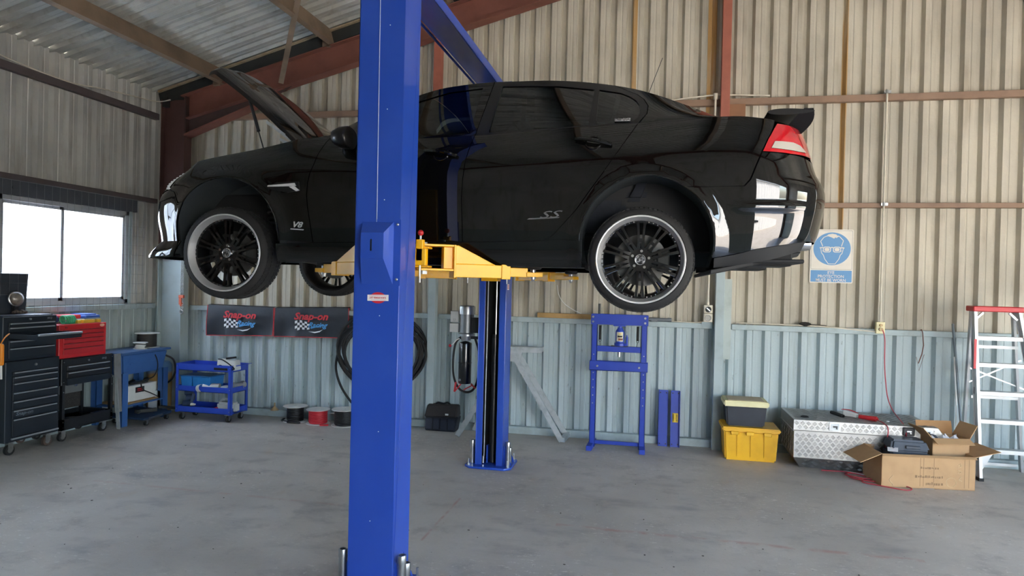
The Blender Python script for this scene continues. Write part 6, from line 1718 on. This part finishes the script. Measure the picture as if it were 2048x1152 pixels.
tread_face(tread, (1.48, 7.475, .525), X3, Y3, 1.31, .68)
tread_face(tread, (1.462, 7.4605, .42), X3, Z3, 1.36, .105)
tread_face(tread, (1.56, 7.598, .0), X3, (0, -.13, .13), 1.2, .18)
tread_face(tread, (1.469, 8.16, .13), -Y3, Z3, .68, .28)
obj('tread_bars', tread, M_CHECK, cb, smooth=0, kind='stuff')
for x, dk in ((1.86, 0), (2.55, 1), (2.72, 0)):
    mb = MB().prism(rrect(x - .055, .43, x + .055, .515, .01), (0, 7.461, 0), X3, Z3, .010); l = obj('latch', mb, M_STEEL if not dk else M_DARK, lid)
    mb = MB().prism(rrect(x - .042, .44, x + .042, .505, .008), (0, 7.4508, 0), X3, Z3, .002); obj('latch_recess', mb, M_GALV if not dk else M_BLACK, l)
    mb = MB().bar((x - .02, 7.445, .476), (x + .022, 7.445, .476), .012, .014).bar((x + .012, 7.445, .466), (x + .02, 7.445, .453), .01, .01); obj('latch_handle', mb, M_BLACK if not dk else M_STEEL, l)
obj('name_tag', MB().box((1.54, 7.462, .40), (1.58, 7.466, .415)), M_STEEL, cb)
mb = MB().lathe([(0, .012), (.028, .012), (.04, .004), (.04, 0)], (1.60, 7.62, .529), Z3, 20)
solo('rubber_bung', mb, M_RUB, 'round black rubber cap on the left end of the checker plate box', 'cap')
mb = MB().lathe([(.018, 0), (.018, .22), (.013, .22), (.013, 0), (.018, 0)], (1.93, 7.90, .549), (.32, -1, 0), 16)
solo('black_pipe', mb, M_RUB, 'short black pipe lying on the checker plate box lid', 'pipe')
ht = thing('red_work_lamp', 'red hand lamp with a wire guard on the checker plate box', 'hand lamp', (2.15, 7.75, .528))
obj('handle', MB().cyl((2.16, 7.72, .551), (2.30, 7.62, .551), .021, 14, .027).cyl((2.30, 7.62, .551), (2.315, 7.61, .551), .012, 10), M_RED, ht)
obj('reflector', MB().hexa([(2.03, 7.82, .53), (2.14, 7.74, .53), (2.17, 7.77, .53), (2.06, 7.86, .53), (2.02, 7.81, .59), (2.14, 7.72, .575), (2.16, 7.75, .575), (2.05, 7.85, .59)]), M_WHITE, ht, bev=.006)
mb = MB()
for k in range(5):
    t = -1 + k * .5; mb.tube(smooth_path([(2.02 + .01 * t, 7.83 + .012 * t, .60), (2.08 + .01 * t, 7.77 + .012 * t, .605), (2.15, 7.72, .585)]), .003, 5)
obj('wire_guard', mb, M_RED, ht)
solo('white_wire_nut', MB().sphere((2.40, 7.60, .537), .013, 10, (1.4, 1, .7)), M_WHITE, 'tiny white fitting on the checker plate box beside the red lamp', 'fitting')
rl_ = thing('red_extension_lead', 'red extension lead hanging from the power point and coiled on the floor', 'extension lead', (2.1, 7.3, 0))
mb = MB().tube(smooth_path([(2.487, 8.13, 1.46), (2.51, 8.12, 1.36), (2.515, 8.12, 1.1), (2.53, 8.12, .9), (2.535, 8.05, .72), (2.545, 7.9, .6), (2.54, 7.62, .535), (2.53, 7.49, .50), (2.52, 7.43, .40), (2.5, 7.42, .20)]), .0055, 6)
mb.tube(smooth_path([(2.30, 7.60, .545), (2.33, 7.50, .535), (2.35, 7.42, .48), (2.32, 7.42, .25), (2.26, 7.38, .06), (2.18, 7.36, .008), (2.02, 7.50, .007), (1.75, 7.50, .007)]), .0055, 6)
mb.tube(smooth_path([(2.26, 7.38, .03), (2.12, 7.28, .008), (2.05, 7.15, .008), (2.20, 7.06, .008), (2.38, 6.98, .008), (2.45, 7.06, .009), (2.33, 7.16, .02), (2.12, 7.20, .012), (1.98, 7.30, .008), (2.0, 7.46, .008), (2.18, 7.44, .010), (2.22, 7.30, .012), (2.08, 7.26, .018), (1.95, 7.38, .012), (2.05, 7.5, .01), (2.2, 7.42, .014)], 8), .0055, 6)
obj('lead', mb, mat('faded_red_lead', 'b8404c', .5), rl_)
# cartons
def flap(mb, a, b, out, t=.006):
    a = Vector(a); b = Vector(b); out = Vector(out); n = (b - a).cross(out).normalized() * t
    return mb.hexa([a, b, b + out, a + out, a + n, b + n, b + out + n, a + out + n])
def carton(name, lab, x0, x1, y0, y1, z0, z1, rot, flaps):
    cxx, cyy = (x0 + x1) / 2, (y0 + y1) / 2
    t = thing(name, lab, 'cardboard box', (cxx, cyy, z0), rot)
    hx, hy = (x1 - x0) / 2, (y1 - y0) / 2; h = z1 - z0
    mb = MB().box((-hx, -hy, 0), (hx, hy, .006)).box((-hx, -hy, 0), (hx, -hy + .006, h)).box((-hx, hy - .006, 0), (hx, hy, h)).box((-hx, -hy, 0), (-hx + .006, hy, h)).box((hx - .006, -hy, 0), (hx, hy, h))
    obj('walls', mb, M_CARD, t, world=False)
    E = {'f': ((-hx, -hy, h), (hx, -hy, h)), 'b': ((hx, hy, h), (-hx, hy, h)), 'l': ((-hx, hy, h), (-hx, -hy, h)), 'r': ((hx, -hy, h), (hx, hy, h))}
    for k, o in flaps.items(): obj('flap', flap(MB(), E[k][0], E[k][1], o), M_CARDIN if k in 'b' else M_CARD, t, world=False)
    return t, hx, hy, h
bx, hx, hy, h = carton('cardboard_box', 'large open cardboard box with loose flaps on the floor', 2.16, 3.02, 7.12, 7.52, 0, .32, .13, {'l': (-.22, -.05, -.08), 'f': (0, -.03, -.02 * 0 - .015), 'r': (.24, .02, .055), 'b': (0, .1, .08)})
# faint printing on the carton (not legible in the photograph) and its two tape lines
M_PRT = mat('faint_carton_print', '8f7152', .8); M_CHALK = mat('carton_chalk', 'd9bd93', .8)
pm = MB()
random.seed(11)
for z, x0, x1, m_ in ((.20, -.07, .10, .012), (.115, -.12, .13, .014), (.05, -.02, .14, .016)):
    x = x0
    while x < x1:
        w = random.uniform(.008, .02); pm.box((x, -hy - .0008, z - m_ * random.uniform(.6, 1)), (x + w, -hy - .0002, z + m_ * random.uniform(.2, .9))); x += w + random.uniform(.003, .01)
obj('faded_print', pm, M_PRT, bx, world=False, smooth=0, kind='stuff')
mb = MB()
for x in (-.075, -.045, .05, .33, .37): mb.box((x, -hy - .0006, .02), (x + .004, -hy - .0001, .315))
obj('tape_line', mb, M_PRT, bx, world=False, smooth=0, kind='stuff')
mb = MB().tube([(.27, -hy - .001, .235 + .0), (.29, -hy - .001, .255), (.30, -hy - .001, .225), (.27, -hy - .001, .215)], .003, 5).tube([(.27, -hy - .001, .19), (.30, -hy - .001, .18), (.29, -hy - .001, .16), (.27, -hy - .001, .165)], .003, 5).tube([(.30, -hy - .001, .13), (.28, -hy - .001, .10), (.31, -hy - .001, .085)], .003, 5)
mb.tube([(.21 + .045 * math.cos(t), -hy - .001, .07 + .045 * math.sin(t)) for t in np.linspace(0, 2 * PI, 21)[:-1]], .002, 5, True)
mb.tube([(-.34 + .015 * math.cos(t * 1.3), -hy - .001, .12 - .02 * t) for t in np.linspace(0, 5, 20)], .003, 5)
obj('chalk_scribble', mb, M_CHALK, bx, world=False, smooth=0)
bi, hx2, hy2, h2 = carton('cardboard_box', 'small open cardboard box of papers sitting in the big box', 2.67, 3.03, 7.30, 7.56, .265, .46, .20, {'l': (-.10, -.02, .10), 'f': (0, -.085, -.06 + .02), 'r': (.07, .0, .13), 'b': (0, .03, .12)})
mb = MB(); random.seed(3)
rows = []
for i in range(9):
    rows.append([(2.70 + .27 * j / 8, 7.34 + .18 * i / 8, .42 + .05 * math.sin(j * 2.1 + i) * math.cos(i * 1.7) + .03 * math.sin(j * 4.3 - i * 2)) for j in range(9)])
mb.grid(rows); mb.box((2.72, 7.36, .28), (2.95, 7.5, .38))
solo('crumpled_paper', mb, mat('white_paper', 'e4e4e8', .8), 'crumpled white papers in the small cardboard box', 'paper', smooth=0)
solo('dark_bag', MB().sphere((2.75, 7.42, .43), .05, 10, (1.1, 1, .8)), mat('dark_plastic', '3c4048', .5), 'dark plastic wrap beside the papers in the small box', 'wrap')
kc = thing('tool_case', 'dark blue-grey moulded plastic tool case sitting in the big cardboard box', 'tool case', (2.50, 7.32, .25))
mb = MB().box((2.31, 7.20, .16), (2.66, 7.46, .325)); obj('case_base', mb, mat('case_blue_grey', '39424e', .4), kc, bev=.02, seg=2)
mb = MB().hexa([(2.305, 7.195, .33), (2.665, 7.195, .33), (2.665, 7.465, .33), (2.305, 7.465, .33), (2.33, 7.23, .43), (2.63, 7.23, .43), (2.63, 7.44, .43), (2.33, 7.44, .43)]); obj('case_lid', mb, MATS['case_blue_grey'], kc, bev=.02, seg=2)
obj('case_handle', MB().box((2.44, 7.185, .355), (2.57, 7.205, .385)), MATS['case_blue_grey'], kc, bev=.005)
solo('white_scrap', MB().hexa([(2.28, 7.20, .318), (2.36, 7.16, .325), (2.37, 7.19, .33), (2.29, 7.24, .33), (2.28, 7.2, .323), (2.36, 7.16, .33), (2.37, 7.19, .36), (2.29, 7.24, .35)]), MATS['white_paper'], 'scrap of white paper at the rim of the big cardboard box', 'paper')
solo('white_strip', MB().grid([[(2.27 + .40 * t, 7.18 - .07 * t - .10 * t * (1 - t) + w, .004 + .003 * math.sin(t * 3)) for t in np.linspace(0, 1, 14)] for w in (0, .03)]).grid([[(2.27 + .40 * t, 7.18 - .07 * t - .10 * t * (1 - t) + w, .001) for t in np.linspace(0, 1, 14)] for w in (0, .03)], True), M_WHITE, 'white plastic strip lying on the floor in front of the big box', 'strip')
solo('white_strip', MB().bar((1.98, 7.55, .012), (2.13, 7.40, .02), .022, .004), M_WHITE, 'short white strip poking out behind the big cardboard box', 'strip')
solo('metal_fitting', MB().cyl((2.80, 7.19, .016), (2.84, 7.20, .016), .016, 12).sphere((2.83, 7.19, .018), .017, 10), M_STEEL, 'small bright metal fitting on the floor in front of the big box', 'fitting')
# step ladder
ld = thing('step_ladder', 'aluminium step ladder with a red top leaning at the edge of the picture', 'ladder', (3.35, 7.55, 0), 0)
yb, ytp = 7.60, 7.80
def LX(z): return 3.262 - .055 * (z / 1.75), 3.90 - .30 * (z / 1.75)
def LY(z): return yb + .10 * (z / 1.75)
def lp(x, z, d=0): return Vector((x, LY(z) + d, z))
l0, r0 = LX(.02); l1, r1 = LX(1.72)
for a, b in ((l0, l1), (r0, r1)):
    obj('rail', MB().bar(lp(a, .0), lp(b, 1.72), .028, .07, up=(0, 1, 0)).bar(lp(a, .0, .035), lp(b, 1.72, .035), .045, .006, up=(0, 1, 0)), M_ALU, ld)
for z in (.315, .61, .89, 1.175, 1.445):
    a, b = LX(z)
    obj('tread', MB().box((a, LY(z) - .02, z - .004), (b, LY(z) + .08, z + .004)).box((a, LY(z) - .024, z - .035), (b, LY(z) - .018, z + .004)), M_ALU, ld)
a, b = LX(.2)
obj('foot_gusset', MB().prism([(a, .31), (a + .13, .31), (a, .07)], (0, LY(.3) - .022, 0), X3, Z3, .006), M_ALU, ld)
obj('foot_gusset', MB().prism([(b, .31), (b - .13, .31), (b, .07)], (0, LY(.3) - .022, 0), X3, Z3, -.006), M_ALU, ld)
obj('top_cap', MB().box((l1 - .03, LY(1.72) - .06, 1.70), (r1 + .03, LY(1.72) + .12, 1.755)), M_RED, ld, bev=.008)
for a, b in ((l1 + .01, l1 + .08), (r1 - .01, r1 - .08)): obj('top_brace', MB().bar(lp(a, 1.62), lp(b, 1.69), .02, .02), M_ALU, ld)
obj('rear_rail', MB().bar((l0 + .03, 8.10, 0), (l1 + .01, LY(1.7) + .08, 1.70), .025, .05, up=(0, 1, 0)), M_ALU, ld)
obj('rear_rail', MB().bar((r0 - .03, 8.10, 0), (r1 - .01, LY(1.7) + .08, 1.70), .025, .05, up=(0, 1, 0)), M_ALU, ld)
for z in (.07, .80, 1.335): obj('rear_bar', MB().bar((3.29, 8.08 - .21 * z, z), (3.82 - .12 * z, 8.08 - .21 * z, z), .012, .03), M_ALU, ld)
obj('cross_brace', MB().bar((3.27, 7.92, .95), (3.75, 7.92, 1.20), .004, .014).bar((3.27, 7.915, 1.10), (3.78, 7.915, .90), .004, .014), M_STEEL, ld)
obj('side_sticker', MB().box((l1 - .018, LY(1.2) - .037, 1.12), (l1 + .005, LY(1.2) - .034, 1.42)), M_RED, ld)
obj('hinge_plate', MB().box((l0 - .045, LY(.9) + .02, .86), (l0 - .01, LY(.9) + .03, .93)), M_BLACK, ld)
obj('rubber_foot', MB().box((l0 - .022, yb - .04, 0.0), (l0 + .022, yb + .045, .03)), M_RUB, ld)
po = thing('pole', 'slim grey pole with a red foot standing beside the step ladder', 'pole', (3.20, 7.78, 0))
obj('shaft', MB().cyl((3.19, 7.76, .06), (3.165, 8.08, 1.55), .013, 12), mat('grey_pole', '7b8387', .45, .4), po)
obj('foot', MB().box((3.15, 7.73, 0.0), (3.24, 7.79, .07)), mat('dull_red', '8d2f2f', .6), po, bev=.008)
solo('white_rod', MB().cyl((3.15, 7.9, .70), (3.155, 8.0, 1.20), .008, 10).bar((3.15, 7.9, .0), (3.15, 7.9, .70), .006, .006), M_WHITE, 'thin white rod standing between the pole and the wall', 'rod')
# weeds at the wall foot
random.seed(2)
mb = MB()
for i in range(26):
    x = 3.02 + random.uniform(-.08, .10); y = 8.14 + random.uniform(-.02, .04); hgt = random.uniform(.08, .26)
    mb.tube(smooth_path([(x, y, 0), (x + random.uniform(-.03, .03), y - .01, hgt * .5), (x + random.uniform(-.09, .09), y - .02, hgt)], 3), .002, 4)
o = solo('dry_grass', mb, mat('dry_grass', '9a9a6a', .9), 'tuft of dry grass growing at the wall foot behind the pole', 'grass', kind='stuff')
# rubbish on the slab
random.seed(9)
mb = MB()
for i in range(80):
    x = random.uniform(-5.2, 3.4); y = random.uniform(3.2, 7.4); s = random.uniform(.003, .008)
    mb.sphere((x, y, s * .3), s, 6, (random.uniform(.8, 1.8), random.uniform(.8, 1.4), .5))
o = obj('floor_grit', mb, mat('dark_grit', '6a645e', .9)); o['kind'] = 'stuff'; o['label'] = 'scattered grit and crumbs on the concrete floor'; o['category'] = 'grit'
